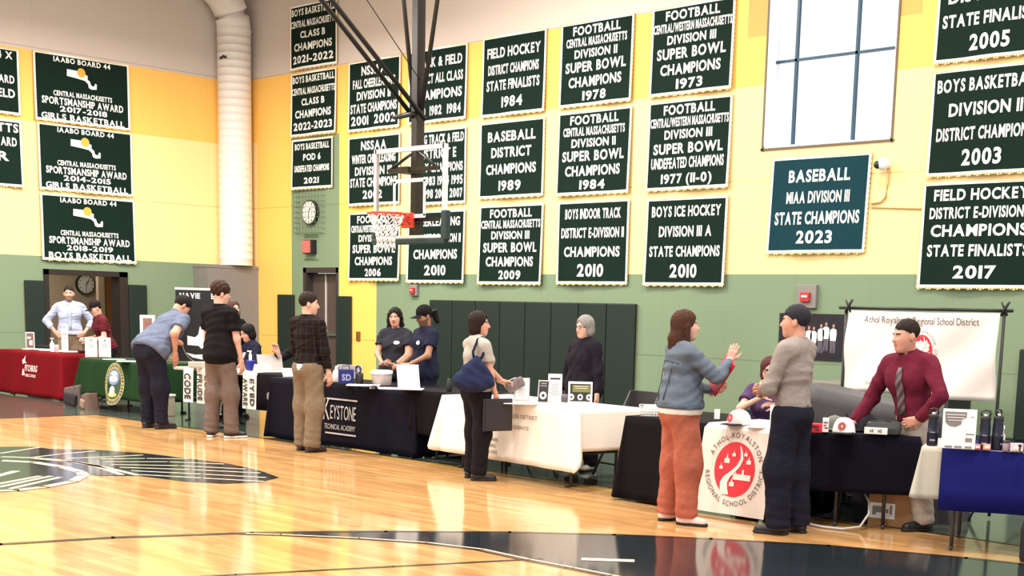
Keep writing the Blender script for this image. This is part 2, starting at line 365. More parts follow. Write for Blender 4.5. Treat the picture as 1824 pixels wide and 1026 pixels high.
# ================================================================ wall fixtures
M_DUCT = mat('white_duct', (.78, .70, .64), .45, var=.04)
du = thing('air_duct', 'tall white round air duct rising in the corner above the grey casing', 'duct', (-24.54, 16.23, 2.34))
mb = MB(); r_ = .335
prof = []
z = 0.0
while z < 4.65:
    prof += [(r_, z), (r_, z+.135), (r_+.003, z+.140), (r_+.003, z+.147), (r_, z+.15)]; z += .15
mb.lathe(prof, n=28); mb.build('duct_pipe', [M_DUCT], du)
MB().lathe([(r_+.004, 4.62), (r_+.010, 4.63), (r_+.010, 4.67), (r_+.004, 4.68)], n=28).build('duct_collar', [M_DUCT], du)
mb = MB(); mb.tube([(-.0, 0-.9*(1-math.cos(t)), 4.66+.9*math.sin(t)) for t in [k*R(60)/8 for k in range(9)]], r_, n=28); mb.build('duct_elbow', [M_DUCT], du)
mb = MB()
for k in range(3): mb.box((.08*k-.05+.1, -r_-.01, 4.08+.02*(k % 2)), (.05, .015, .05))
mb.build('duct_damper', [mat('black_metal', (.012, .011, .012), .4)], du)
# wall pads
M_PAD = mat('dark_green_vinyl', (.0125, .0215, .0175), .5, var=.06, bump=.05, bscale=8, spec=.25)
def pad(x, y, z0, z1, wd, rotz, label, group=None):
    t = thing('wall_pad', label, 'wall pad', (x, y, z0), rotz, group)
    MB().box((0, -.03, (z1-z0)/2), (wd-.012, .06, z1-z0), bev=.02).build('cushion', [M_PAD], t)
    MB().box((0, .0, (z1-z0)/2), (wd-.02, .02, z1-z0-.02)).build('backing_board', [mat('plywood', (.35, .22, .1), .7)], t)
pad(DL+.012, 12.02, .1, 1.9, .39, R(90), 'narrow dark green wall pad on the left side of the open doorway')
pad(DL+.012, 14.15, .1, 1.88, .40, R(90), 'narrow dark green wall pad on the right side of the open doorway')
pad(-23.33, DR-.012, .1, 1.77, .56, 0, 'dark green wall pad on the left side of the brown double door')
pad(-21.42, DR-.012, .1, 1.76, .44, 0, 'dark green wall pad on the right side of the brown double door')
ords = ['leftmost', 'second from left', 'third from left', 'fourth from left', 'fifth from left', 'sixth from left', 'seventh from left', 'rightmost']
for k in range(8):
    pad(-18.9+4.9/8*(k+.5), DR-.012, .1, 1.72, 4.9/8, 0, ords[k]+' dark green pad in the long padded row on the right wall', 'pads in the long row behind the white table')
pad(-7.42, DR-.012, .1, 1.25, .5, 0, 'dark green wall pad at the far right edge of the picture')
# clock in a wire cage, red horn below it
def clock(x, y, z, rotz, r, label, cage):
    t = thing('wall_clock', label, 'clock', (x, y, z), rotz)
    def cy(y0, y1, r1, nm, m): MB().cyl((0, y0, 0), (0, y1, 0), r1, n=28).build(nm, [m], t)
    cy(0, -.075, r, 'clock_case', mat('black_plastic', (.012, .012, .013), .4)); cy(-.075, -.08, r*.90, 'clock_face', mat('clock_white', (.75, .73, .68), .5, var=0))
    mb = MB()
    for k in range(12):
        a = R(30*k); mb.box((r*.76*math.sin(a), -.083, r*.76*math.cos(a)), (.014, .004, .035), rot=Matrix.Rotation(a, 3, 'Y'))
    mb.build('hour_mark', [mat('black_plastic', (.012, .012, .013), .4)], t)
    mb = MB(); mb.box((.03, -.087, .045), (.014, .004, .12), rot=Matrix.Rotation(R(34), 3, 'Y')); mb.box((-.0, -.087, -.055), (.01, .004, .16), rot=Matrix.Rotation(R(5), 3, 'Y')); mb.build('clock_hand', [mat('black_plastic', (.012, .012, .013), .4)], t)
    if cage:
        mb = MB(); q = r*1.75
        for k in range(9):
            a = -q+2*q*k/8
            mb.tube([(a, 0, -q), (a*.95, -.15, -q*.93), (a*.95, -.15, q*.93), (a, 0, q)], .004, n=5); mb.tube([(-q, 0, a), (-q*.93, -.15, a*.95), (q*.93, -.15, a*.95), (q, 0, a)], .004, n=5)
        mb.build('wire_guard', [mat('green_wire', (.07, .105, .065), .5)], t)
clock(-22.5, DR-.005, 3.38, 0, .24, 'white round clock behind a wire guard on the green strip above the brown door', True)
clock(-27.83, 14.58, 1.89, R(90), .21, 'black rimmed wall clock seen in the lobby through the open doorway', False)
M_REDP = mat('red_plastic', (.42, .03, .03), .4); M_GREYB = mat('grey_box', (.22, .19, .18), .5)
def horn(x, z, label, redfront, d=.2):
    t = thing('fire_alarm', label, 'fire alarm', (x, DR-.003, z))
    MB().box((0, -.03, 0), (d*1.35, .06, d*1.35), bev=.008).build('back_box', [M_GREYB], t)
    MB().box((0, -.075, -.01), (d*redfront, .05, d*redfront*.9), bev=.01).build('sounder', [M_REDP], t)
    MB().box((0, -.104, .0), (d*.4, .012, d*.14)).build('strobe_lens', [mat('clear_lens', (.75, .6, .6), .2)], t)
t = thing('fire_alarm', 'red alarm horn in a dark box below the caged clock', 'fire alarm', (-22.5, DR-.003, 2.71))
MB().box((.0, -.06, 0), (.30, .12, .27), bev=.01).build('back_box', [mat('black_metal', (.012, .011, .012), .4)], t)
MB().box((-.02, -.13, .0), (.25, .03, .24), bev=.008).build('sounder', [mat('faded_red', (.5, .12, .11), .5)], t)
mb = MB()
for zz in (.24, .2, -.24): mb.tube([(-.24, -.02, zz), (.22, -.02, zz)], .006, n=5)
mb.build('wire_guard', [mat('green_wire', (.07, .105, .065), .5)], t)
horn(-19.36, 1.89, 'red fire alarm in a grey box below the banners, left of the padded row', .8, .15)
horn(-10.87, 1.87, 'red fire alarm in a grey box above the team poster', .62, .24)
# security camera with its conduit
t = thing('security_camera', 'white dome security camera on a curved arm right of the blue green banner', 'camera', (-9.73, DR-.003, 3.62))
mb = MB(); mb.cyl((0, 0, 0), (0, -.06, 0), .05); mb.sphere((0, -.13, -.0), .085); mb.build('camera_body', [mat('white_plastic', (.8, .8, .78), .4)], t)
MB().sphere((-.05, -.17, -.01), .055).build('lens_dome', [mat('black_plastic', (.012, .012, .013), .4)], t)
MB().tube([(.02, -.02, -.06), (.03, -.02, -.25), (.01, -.02, -.42), (-.06, -.02, -.48), (-.21, -.02, -.50)], .014).build('conduit', [mat('conduit_yellow', (.62, .42, .2), .5)], t)
MB().tube([(-.21, -.015, -.545), (.54, -.015, -.59)], .011).build('cable_run', [mat('conduit_yellow', (.62, .42, .2), .5)], t)
t = thing('light_switch', 'small brown switch plate on the golden wall beside the brown door', 'switch', (-21.02, DR-.002, 1.0))
MB().box((0, -.01, 0), (.12, .02, .18), bev=.006).build('switch_plate', [mat('brown_plate', (.2, .07, .02), .5)], t); MB().box((0, -.024, 0), (.02, .02, .05)).build('toggle', [mat('brown_plate', (.2, .07, .02), .5)], t)
# poster of a team on the right wall
t = thing('team_poster', 'dark poster of a team in white shirts on the green wall', 'poster', (-10.78, DR-.003, .98))
MB().box((0, -.006, .325), (1.1, .012, .65)).build('poster_sheet', [mat('poster_black', (.012, .01, .016), .4)], t)
fig = MB(); sk = MB(); sh = MB()
for k in range(8):
    cx = -.36+.10*k+.02*(k % 2); zt = .40+.035*math.sin(k*1.3)
    fig.prism([(-.045, 0), (.045, 0), (.055, .09), (.05, .15), (.02, .17), (-.02, .17), (-.05, .15), (-.055, .09)], (cx, -.0125, zt-.13), (1, 0, 0), (0, 0, 1), (0, -1, 0), .002)
    sk.prism([(.02*math.cos(a*.785), .028*math.sin(a*.785)) for a in range(8)], (cx, -.0125, zt+.075), (1, 0, 0), (0, 0, 1), (0, -1, 0), .002)
    sh.prism([(-.042, 0), (-.008, 0), (0, .1), (.008, 0), (.042, 0), (.048, .17), (-.048, .17)], (cx, -.0125, zt-.30), (1, 0, 0), (0, 0, 1), (0, -1, 0), .002)
fig.build('printed_shirts', [mat('print_white', (.8, .74, .74), .5)], t); sk.build('printed_heads', [mat('print_skin', (.40, .2, .15), .5)], t); sh.build('printed_trousers', [mat('print_grey', (.09, .075, .10), .5)], t)
# ================================================================ basketball goal hung from the ceiling
M_BM = mat('black_steel', (.014, .012, .013), .35, spec=.5); M_GL = mat('backboard_glass', (.93, .95, .95), .03, var=0, trans=1.0); M_GL.node_tree.nodes['Principled BSDF'].inputs['IOR'].default_value = 1.03
M_WFRAME = mat('white_board_frame', (.66, .60, .59), .4)
bx, by, bz = -13.44, 11.45, 2.99
t = thing('basketball_goal', 'glass backboard goal with red rim hanging on a black steel mast from the ceiling', 'basketball hoop', (bx, by, bz))
HW, HH = .66, .545
MB().box((0, 0, 0), (HW*2-.04, .012, HH*2-.04)).build('backboard', [M_GL], t)
mb = MB(); mb.box((-HW, 0, 0), (.05, .05, HH*2+.05)); mb.box((HW, 0, 0), (.05, .05, HH*2+.05)); mb.box((0, 0, HH), (HW*2, .05, .055)); mb.box((0, 0, -HH), (HW*2, .05, .055)); mb.build('board_frame', [M_WFRAME], t)
mb = MB()
for (c, d) in (((-.29, -.009, -.06), (.045, .004, .44)), ((.29, -.009, -.06), (.045, .004, .44)), ((0, -.009, .16), (.62, .004, .045)), ((0, -.009, -.28), (.62, .004, .045))): mb.box(c, d)
mb.build('target_square', [mat('board_white', (.85, .8, .78), .5)], t)
mb = MB(); mb.box((0, -.0, -HH-.045), (HW*2+.08, .09, .075), bev=.015); mb.box((HW+.02, 0, -HH+.14), (.09, .09, .36), bev=.015); mb.box((-HW-.02, 0, -HH+.02), (.07, .08, .12), bev=.012); mb.build('edge_padding', [mat('dark_teal_pad', (.012, .03, .03), .5)], t)
M_RIM = mat('red_rim', (.68, .055, .03), .35)
mb = MB(); rz = -.27; rc = (0, -.38, rz)
mb.tube([(rc[0]+.2286*math.cos(a), rc[1]+.2286*math.sin(a), rz) for a in [2*math.pi*k/32 for k in range(33)]], .013, n=8)
rim = mb.build('rim', [M_RIM], t)
mb = MB(); mb.box((0, -.03, rz-.06), (.19, .06, .19), bev=.01); mb.box((0, -.1, rz-.01), (.15, .14, .03)); mb.tube([(-.07, -.05, rz-.12), (-.12, -.2, rz-.01)], .012); mb.tube([(.07, -.05, rz-.12), (.12, -.2, rz-.01)], .012); mb.build('rim_bracket', [M_RIM], t)
mb = MB(); nlev = 6
def np_(k, j):
    rr = [.225, .20, .165, .135, .115, .108, .12][j]; a = 2*math.pi*(k+.5*(j % 2))/12; return (rc[0]+rr*math.cos(a), rc[1]+rr*math.sin(a), rz-.01-.07*j)
for k in range(12):
    for j in range(nlev):
        for k2 in ((k, k+1) if j % 2 else (k, k-1)): mb.tube([np_(k, j), np_(k2, j+1)], .0065, n=5)
mb.build('net', [mat('white_net', (.82, .76, .72), .7)], t)
mb = MB(); mb.box((-.16, .26, 1.9), (.105, .13, 4.9)); mb.build('mast', [M_BM], t)
mb = MB(); mb.box((-.16, .15, -.30), (.22, .26, .10)); mb.box((-.16, .15, .30), (.2, .26, .08)); mb.box((0, .06, .30), (.95, .05, .05)); mb.box((0, .06, -.32), (.95, .05, .05)); mb.tube([(-.5, .06, .3), (-.16, .22, .55)], .02); mb.tube([(.45, .06, .3), (-.1, .22, .55)], .02); mb.build('board_bracket', [M_BM], t)
for sx in (-.11, .06):
    MB().tube([(sx-.08, .26, .93), (sx-.16, -4.35, 4.75)], .03, n=8).build('diagonal_brace', [M_BM], t)
MB().tube([(-.2, .2, 1.02), (-.2, -.1, .93), (-.06, -.1, .93), (-.06, .2, 1.02)], .028).build('brace_joint', [M_BM], t)
MB().tube([(-.23, .26, 1.05), (-.86, .30, 4.6)], .028).build('side_brace', [M_BM], t)
MB().tube([(-.09, .26, 1.05), (.62, .30, 4.6)], .028).build('side_brace', [M_BM], t)
MB().tube([(-.05, .2, 1.4), (-.05, -3.3, 4.75)], .006, n=5).build('hoist_cable', [M_BM], t)
# ================================================================ championship banners
M_BG = mat('banner_green', (.0050, .0155, .0105), .7, var=.12, scale=5, bump=.08, bscale=14, spec=.08)
M_BT = mat('banner_teal', (.006, .036, .048), .7, var=.12, scale=5, bump=.08, bscale=14, spec=.08)
M_BW = mat('banner_white', (.86, .84, .79), .7, var=.03)
M_FR = mat('banner_fringe', (.70, .47, .20), .7, var=.1, scale=30)
M_BALL = mat('basketball_orange', (.80, .36, .05), .6)
STATE = [(-1, .15), (-.98, .62), (-.1, .58), (.08, .72), (.2, .66), (.22, .42), (.38, .34), (.36, .1), (.52, -.02), (.6, -.28), (.78, -.34), (.88, -.1), (.98, -.16), (.96, -.52), (.62, -.56), (.44, -.48), (.38, -.2), (.18, -.02), (-.3, .06)]
SPORT = lambda yr, who: [('IAABO BOARD 44', .885, .075, .60), ('CENTRAL MASSACHUSETTS', .385, .075, .62), ('SPORTSMANSHIP AWARD', .255, .105, .86), (yr, .155, .08, .50), (who, .03, .09, .88)]
def banner(name, left, u0, u1, z0, z1, lines, label, cloth=None, state=False, shift=0.0):
    wd, ht = u1-u0, z1-z0
    ph = random.uniform(0, 6)
    if left: t = thing('championship_banner', label, 'banner', (DL+.015, (u0+u1)/2, z0), R(90), 'green champions banners on the walls')
    else: t = thing('championship_banner', label, 'banner', ((u0+u1)/2, DR-.015, z0), 0, 'green champions banners on the walls')
    def dy(x, z):
        g = 1-z/ht
        return -.012-.012*(1+math.sin(x*4.2+ph+z*.8))*(.3+g)-.010*(1+math.sin(x*9+ph*2))*g*g
    sl = shift
    def fn(x, z, off=0.0): return (x+sl*(1-z/ht), dy(x, z)-off, z)
    nx, nz = 20, 10
    def sheet(x0, x1, a0, a1, off, n1, n2, thick=.004):
        mb = MB()
        vs = [fn(x0+(x1-x0)*i/n1, a0+(a1-a0)*j/n2, off) for j in range(n2+1) for i in range(n1+1)]
        vb = [(p[0], p[1]+thick, p[2]) for p in vs]; n = len(vs)
        fs = [(j*(n1+1)+i, j*(n1+1)+i+1, (j+1)*(n1+1)+i+1, (j+1)*(n1+1)+i) for j in range(n2) for i in range(n1)]
        mb.add(vs+vb, fs+[tuple(n+i for i in q)[::-1] for q in fs], 0, True); return mb
    sheet(-wd/2, wd/2, 0, ht, 0, nx, nz).build('cloth', [cloth or M_BG], t)
    mb = MB(); e = .034
    for a in ((-wd/2, wd/2, 0, e, 20, 1), (-wd/2, wd/2, ht-e, ht, 20, 1), (-wd/2, -wd/2+e, e, ht-e, 1, 10), (wd/2-e, wd/2, e, ht-e, 1, 10)):
        q = sheet(a[0], a[1], a[2], a[3], .004, a[4], a[5], .003); mb.add(q.v, q.f, 0, True)
    mb.build('white_border', [M_BW], t)
    mb = MB()
    n = 40
    for i in range(n):
        x = -wd/2+wd*(i+.5)/n; q = fn(x, 0, .003); l = .022+.009*math.sin(i*1.7+ph)
        mb.box((q[0], q[1], -l/2), (wd/n*.8, .006, l))
        if i % 2 == 0:
            for s_ in (-1, 1):
                zz = ht*(i+.5)/n; q = fn(s_*wd/2, zz, .003); mb.box((q[0]+s_*.006, q[1], zz), (.014, .006, ht/n*1.5))
    mb.build('fringe', [M_FR], t)
    for s, zc, h, w_ in lines:
        mb = MB(); text(mb, s, 0, zc*ht, w_*wd, h*ht, fn=lambda x, z: fn(x, z, .006), gap=.085); mb.build('text_line', [M_BW], t)
    if state:
        mb = MB(); sx = wd*.16; cz = ht*.66
        p = [fn(-.02+q[0]*sx, cz+q[1]*sx*.86, .014) for q in STATE]; mb.add(p, [tuple(range(len(p)))]); mb.build('state_outline', [M_BW], t)
        mb = MB(); p = [fn(-.035+.085*math.cos(a), cz+.13+.085*math.sin(a), .017) for a in [2*math.pi*k/18 for k in range(18)]]; mb.add(p, [tuple(range(18))]); mb.build('printed_ball', [M_BALL], t)
    r_ = MB().cyl((-wd/2-.01, -.012, ht-.012), (wd/2+.01, -.012, ht-.012), .010, n=8).build('hanging_rod', [M_FR], t)
def L4(a, b, c, d, w=(.7, .7, .8, .4)): return [(a, .79, .12, w[0]), (b, .56, .12, w[1]), (c, .33, .12, w[2]), (d, .09, .15, w[3])]
FB = lambda mid, div, yr, w1=.84: [('FOOTBALL', .845, .105, .66), (mid, .71, .10, w1), (div, .57, .10, .60), ('SUPER BOWL', .405, .12, .84), ('CHAMPIONS', .225, .12, .74), (yr, .06, .11, .34)]
BBK = lambda yr: [('BOYS BASKETBALL', .84, .105, .92), ('CENTRAL MASSACHUSETTS', .655, .105, .95), ('CLASS B', .48, .105, .52), ('CHAMPIONS', .285, .12, .80), (yr, .09, .12, .86)]
NB = 'green banner reading '
banner('x', 1, 12.15, 14.06, 4.84, 6.06, SPORT('2017-2018', 'GIRLS BASKETBALL'), NB+'sportsmanship award 2017-2018 girls basketball, top on the left wall', state=True)
banner('x', 1, 12.19, 14.10, 3.59, 4.79, SPORT('2014-2015', 'GIRLS BASKETBALL'), NB+'sportsmanship award 2014-2015 girls basketball, middle of the left wall', state=True)
banner('x', 1, 12.20, 14.12, 2.30, 3.51, SPORT('2018-2019', 'BOYS BASKETBALL'), NB+'sportsmanship award 2018-2019 boys basketball, above the open doorway', state=True)
banner('x', 1, 9.96, 11.87, 4.87, 6.02, [('IAABO BOARD 44 X', .84, .11, .88), ('SPORTSMANSHIP AWARD', .47, .12, .90), ('TRACK AND FIELD', .25, .13, .90)], 'upper green banner cut off by the left edge, ending in FIELD')
banner('x', 1, 9.96, 11.87, 3.59, 4.76, [('MASSACHUSETTS', .82, .13, .94), ('SPORTSMANSHIP AWARD', .61, .13, .90), ('SOCCER', .38, .14, .74)], 'lower green banner cut off by the left edge, ending in ER')
banner('x', 0, -23.16, -21.67, 6.14, 7.34, BBK('2021-2022'), NB+'boys basketball class B champions 2021-2022, above the 2022-2023 one')
banner('x', 0, -23.14, -21.69, 4.87, 6.07, BBK('2022-2023'), NB+'boys basketball class B champions 2022-2023, above the small one')
banner('x', 0, -23.11, -21.80, 3.85, 4.80, [('BOYS BASKETBALL', .79, .125, .84), ('POD 6', .57, .13, .42), ('UNDEFEATED CHAMPIONS', .34, .13, .84), ('2021', .1, .12, .36)], 'smallest green banner, boys basketball pod 6 2021, above the caged clock')
banner('x', 0, -21.31, -19.80, 4.84, 6.10, [('NSSAA', .79, .13, .48), ('FALL CHEERLEADING', .61, .125, .82), ('DIVISION II', .44, .12, .66), ('STATE CHAMPIONS', .255, .13, .90), ('2001  2002', .08, .13, .86)], NB+'NSSAA fall state champions 2001 2002, crossed by the goal braces')
banner('x', 0, -21.31, -19.79, 3.47, 4.73, [('NSSAA', .80, .13, .48), ('WINTER CHEERLEADING', .61, .125, .84), ('DIVISION III', .435, .12, .70), ('STATE CHAMPIONS', .265, .13, .90), ('2002', .09, .12, .36)], NB+'NSSAA winter division III state champions 2002, left behind the glass backboard')
banner('x', 0, -21.29, -19.78, 2.07, 3.33, FB('CENTRAL/WESTERN MASSACHUSETTS', 'DIVISION III', '2006', .90), NB+'football super bowl champions 2006, below the basketball net')
banner('x', 0, -19.56, -18.02, 4.85, 6.11, [('TRACK & FIELD', .75, .13, .84), ('DISTRICT ALL CLASS', .53, .13, .88), ('CHAMPIONS', .31, .13, .86), ('1980  1982  1984', .09, .13, .84)], NB+'track and field all class champions, behind the goal mast at the top')
banner('x', 0, -19.51, -18.01, 3.42, 4.71, [('SPRING TRACK & FIELD', .82, .12, .92), ('DISTRICT E', .62, .13, .66), ('RELAY CHAMPIONS', .435, .12, .90), ('1982 1983 1984 1995', .255, .12, .90), ('1996 1998 2006 2007', .08, .12, .90)], NB+'spring track and field district E, right behind the glass backboard')
banner('x', 0, -19.54, -18.01, 2.04, 3.30, [('CHEERLEADING', .79, .12, .84), ('DISTRICT E-DIVISION II', .56, .12, .88), ('CHAMPIONS', .33, .13, .78), ('2010', .10, .14, .38)], NB+'cheerleading district champions 2010, below the backboard')
banner('x', 0, -17.63, -16.13, 4.83, 6.13, [('FIELD HOCKEY', .73, .125, .84), ('DISTRICT CHAMPIONS', .52, .12, .80), ('STATE FINALISTS', .32, .125, .84), ('1984', .10, .13, .34)], NB+'field hockey state finalists 1984')
banner('x', 0, -17.66, -16.12, 3.47, 4.73, [('BASEBALL', .74, .13, .74), ('DISTRICT', .53, .13, .62), ('CHAMPIONS', .31, .13, .78), ('1989', .09, .13, .34)], NB+'baseball district champions 1989')
banner('x', 0, -17.63, -16.10, 2.02, 3.34, FB('CENTRAL MASSACHUSETTS', 'DIVISION III', '2009', .93), NB+'football super bowl champions 2009')
banner('x', 0, -15.79, -14.26, 4.84, 6.13, FB('CENTRAL MASSACHUSETTS', 'DIVISION II', '1978'), NB+'football super bowl champions 1978')
banner('x', 0, -15.80, -14.24, 3.45, 4.75, FB('CENTRAL MASSACHUSETTS', 'DIVISION II', '1984'), NB+'football super bowl champions 1984')
banner('x', 0, -15.76, -14.23, 2.03, 3.34, L4('BOYS INDOOR TRACK', 'DISTRICT E-DIVISION II', 'CHAMPIONS', '2010', (.78, .88, .78, .36)), NB+'boys indoor track district champions 2010')
banner('x', 0, -13.89, -12.35, 4.85, 6.13, FB('CENTRAL/WESTERN MASSACHUSETTS', 'DIVISION III', '1973', .95), NB+'football super bowl champions 1973, top left of the window')
banner('x', 0, -13.90, -12.33, 3.45, 4.76, [('FOOTBALL', .845, .105, .62), ('CENTRAL/WESTERN MASSACHUSETTS', .71, .10, .94), ('DIVISION III', .57, .10, .58), ('SUPER BOWL', .405, .115, .84), ('UNDEFEATED CHAMPIONS', .24, .12, .88), ('1977 (11-0)', .07, .105, .62)], NB+'football undefeated champions 1977')
banner('x', 0, -13.87, -12.33, 2.02, 3.32, L4('BOYS ICE HOCKEY', 'DIVISION III A', 'STATE CHAMPIONS', '2010', (.86, .66, .88, .34)), NB+'boys ice hockey state champions 2010')
banner('x', 0, -11.57, -9.97, 2.48, 3.80, [('BASEBALL', .74, .125, .62), ('MIAA DIVISION III', .52, .12, .64), ('STATE CHAMPIONS', .30, .13, .86), ('2023', .10, .13, .36)], 'blue green banner reading baseball state champions 2023, below the window', cloth=M_BT, shift=-.03)
banner('x', 0, -9.13, -7.62, 4.86, 6.14, L4('GIRLS SOCCER', 'DISTRICT E', 'STATE FINALISTS', '2005', (.8, .8, .88, .36)), NB+'state finalists 2005, at the top right edge')
banner('x', 0, -9.13, -7.62, 3.44, 4.76, L4('BOYS BASKETBALL', 'DIVISION II', 'DISTRICT CHAMPIONS', '2003', (.90, .66, .86, .36)), NB+'boys basketball district champions 2003, at the right edge')
banner('x', 0, -9.16, -7.55, 2.01, 3.35, [('FIELD HOCKEY', .83, .105, .80), ('DISTRICT E-DIVISION II', .66, .105, .86), ('CHAMPIONS', .49, .11, .82), ('STATE FINALISTS', .30, .11, .86), ('2017', .09, .12, .36)], NB+'field hockey champions 2017, at the lower right edge')
# ================================================================ tables, cloths and what lies on them
TOP = .715
M_TBL = mat('grey_plastic_tabletop', (.42, .40, .37), .45); M_LEG = mat('dark_grey_leg', (.05, .048, .05), .4); M_STEEL = mat('steel', (.5, .5, .5), .3, metal=1)
M_BLK = mat('black_plastic', (.012, .012, .013), .4); M_PAPER = mat('white_paper', (.86, .84, .81), .6, var=.02); M_INK = mat('grey_ink', (.22, .20, .20), .6, var=0)
M_DKINK = mat('dark_ink', (.03, .025, .025), .6, var=0); M_REDINK = mat('red_ink', (.68, .03, .05), .55, var=.05)
M_CARD = mat('cardboard', (.36, .18, .07), .7, var=.1); M_TAPE = mat('brown_tape', (.06, .03, .02), .4)
class Frame:                                                   # local frame of a table: origin at its centre on the floor, front = -Y
    def __init__(s, x, y, rot): s.o = (x, y, 0); s.r = rot; s.c, s.s = math.cos(rot), math.sin(rot)
    def w(s, x, y): return (s.o[0]+x*s.c-y*s.s, s.o[1]+x*s.s+y*s.c)
def from_front(xl, yl, rot, ln, dp):                            # front-left corner -> frame
    c, s_ = math.cos(rot), math.sin(rot); return Frame(xl+ln/2*c-dp/2*s_, yl+ln/2*s_+dp/2*c, rot)
def folding_table(fr, ln, dp, label, top=None):
    t = thing('folding_table', label, 'table', fr.o, fr.r, 'folding tables of the fair')
    MB().box((0, 0, TOP-.02), (ln-.01, dp-.01, .04), bev=.012).build('tabletop', [top or M_TBL], t)
    for sx in (-1, 1):
        x = sx*(ln/2-.22); mb = MB()
        for sy in (-1, 1): mb.tube([(x, sy*(dp/2-.1), TOP-.04), (x, sy*(dp/2-.1), .02)], .014); mb.tube([(x, sy*(dp/2-.1)-.02*sy, .016), (x, sy*(dp/2-.04), .016)], .014)
        mb.tube([(x, -(dp/2-.1), .30), (x, dp/2-.1, .30)], .012); mb.tube([(x, 0, .30), (x-sx*.3, 0, TOP-.04)], .010)
        mb.build('leg_frame', [M_LEG], t)
    return t
class Cloth:
    def __init__(s, fr, ln, dp, drops, m, label, flare=.03, rip=.012, k=11.0, cf=.06, ce=.0, z=TOP, extra=None, cat='tablecloth', name='tablecloth'):
        s.fr, s.ln, s.dp, s.dr, s.flare, s.rip, s.k, s.z = fr, ln, dp, drops, flare, rip, k, z; s.ph = random.uniform(0, 6)
        hx, hy = ln/2+.004, dp/2+.004; P = []; nseg = 26
        def side(a, b, nrm, n, dside):
            for i in range(n):
                f = i/n; P.append((a[0]+(b[0]-a[0])*f, a[1]+(b[1]-a[1])*f, nrm, dside, None))
        front, right, back, left = drops
        def corner(c, a0, d1, d2):
            for i in range(7):
                a = a0+R(90)*i/6; P.append((c[0], c[1], (math.cos(a), math.sin(a)), d1+(d2-d1)*i/6, i/6))
        nx = max(8, int(ln*24)); ny = max(6, int(dp*24))
        side((-hx+.03, -hy), (hx-.03, -hy), (0, -1), nx, front); corner((hx, -hy), R(-90), front, right)
        side((hx, -hy+.03), (hx, hy-.03), (1, 0), ny, right); corner((hx, hy), 0, right, back)
        side((hx-.03, hy), (-hx+.03, hy), (0, 1), nx, back); corner((-hx, hy), R(90), back, left)
        side((-hx, hy-.03), (-hx, -hy+.03), (-1, 0), ny, left); corner((-hx, -hy), R(180), left, front)
        n = len(P); T = 10; mb = MB(); rows = []
        top = [(p[0]*1.0, p[1]*1.0, z+.004) for p in P]
        for j in range(T+1):
            t = j/T; row = []
            for i, p in enumerate(P):
                cq = math.sin(math.pi*p[4]) if p[4] is not None else 0
                d = p[3]+(ce*cq)
                u = p[0] if abs(p[2][1]) > .5 else p[1]
                o = s.off(u, t, p[3]) + cf*cq*t*(1 if not extra else extra)
                zz = z+.003-d*t
                row.append((p[0]+p[2][0]*o, p[1]+p[2][1]*o, max(zz, .006)))
            rows.append(row)
        vs = top+[v for r_ in rows for v in r_]
        fs = [tuple(range(n))]
        for j in range(T+1):
            a = j*n; b_ = (j+1)*n
            fs += [(a+(i+1) % n, a+i, b_+i, b_+(i+1) % n) for i in range(n)]
        mb.add(vs, fs, 0, True)
        s.ob = mb.build(name, [m], None, fr.o, fr.r); tag(s.ob, label, cat)
        md = s.ob.modifiers.new('thickness', 'SOLIDIFY'); md.thickness = .003; md.offset = -1
    def off(s, u, t, d): return .010+s.flare*t*d/.7+s.rip*t*(math.sin(s.k*u+s.ph)+.5*math.sin(s.k*2.3*u+1.7*s.ph))
    def front(s, x, z, o=.005):                                  # point on the hanging front
        t = (s.z+.003-z)/s.dr[0]; return (x, -s.dp/2-.004-s.off(x, t, s.dr[0])-o, z)
def cloth_mat(name, col, **k): return mat(name, col, .8, var=.10, scale=3, bump=.25, bscale=5, spec=.10, **k)
M_CR = cloth_mat('red_cloth', (.135, .002, .006)); M_CG = cloth_mat('green_cloth', (.009, .032, .010)); M_CW = cloth_mat('white_cloth', (.84, .76, .68)); M_CN = cloth_mat('navy_black_cloth', (.004, .0035, .009))
M_CB = cloth_mat('black_cloth', (.004, .003, .0045)); M_CBL = cloth_mat('royal_blue_cloth', (.008, .009, .105)); M_CGW = cloth_mat('grey_white_cloth', (.50, .46, .38))
# red table, far left
F1 = from_front(-22.47, 10.25, 0, 2.13, .75); folding_table(F1, 2.13, .75, 'folding table hidden under the red cloth')
c = Cloth(F1, 2.13, .75, (.70, .70, .5, .6), M_CR, 'red tablecloth with a white printed name, far left', flare=.10, rip=.018, k=8)
mb = MB(); f1 = lambda x, z: c.front(x, z, .010); text(mb, 'FITCHBURG', .13, .405, .46, .10, fn=f1); text(mb, 'PUBLIC SCHOOLS', .14, .315, .40, .045, fn=f1)
mb.prism([(-.07, 0), (0, .03), (.06, .08), (.03, -.01), (.08, -.05), (0, -.05), (-.06, -.07)], c.front(-.14, .575, .01), (1, 0, 0), (0, 0, 1), (0, -1, 0), .002); mb.prism([(-.05, -.05), (.05, -.04), (.03, .03), (0, .07), (-.03, .02)], c.front(-.14, .375, .01), (1, 0, 0), (0, 0, 1), (0, -1, 0), .002)
mb.build('printed_name', [mat('pink_white_print', (.82, .60, .60), .6)], c.ob)
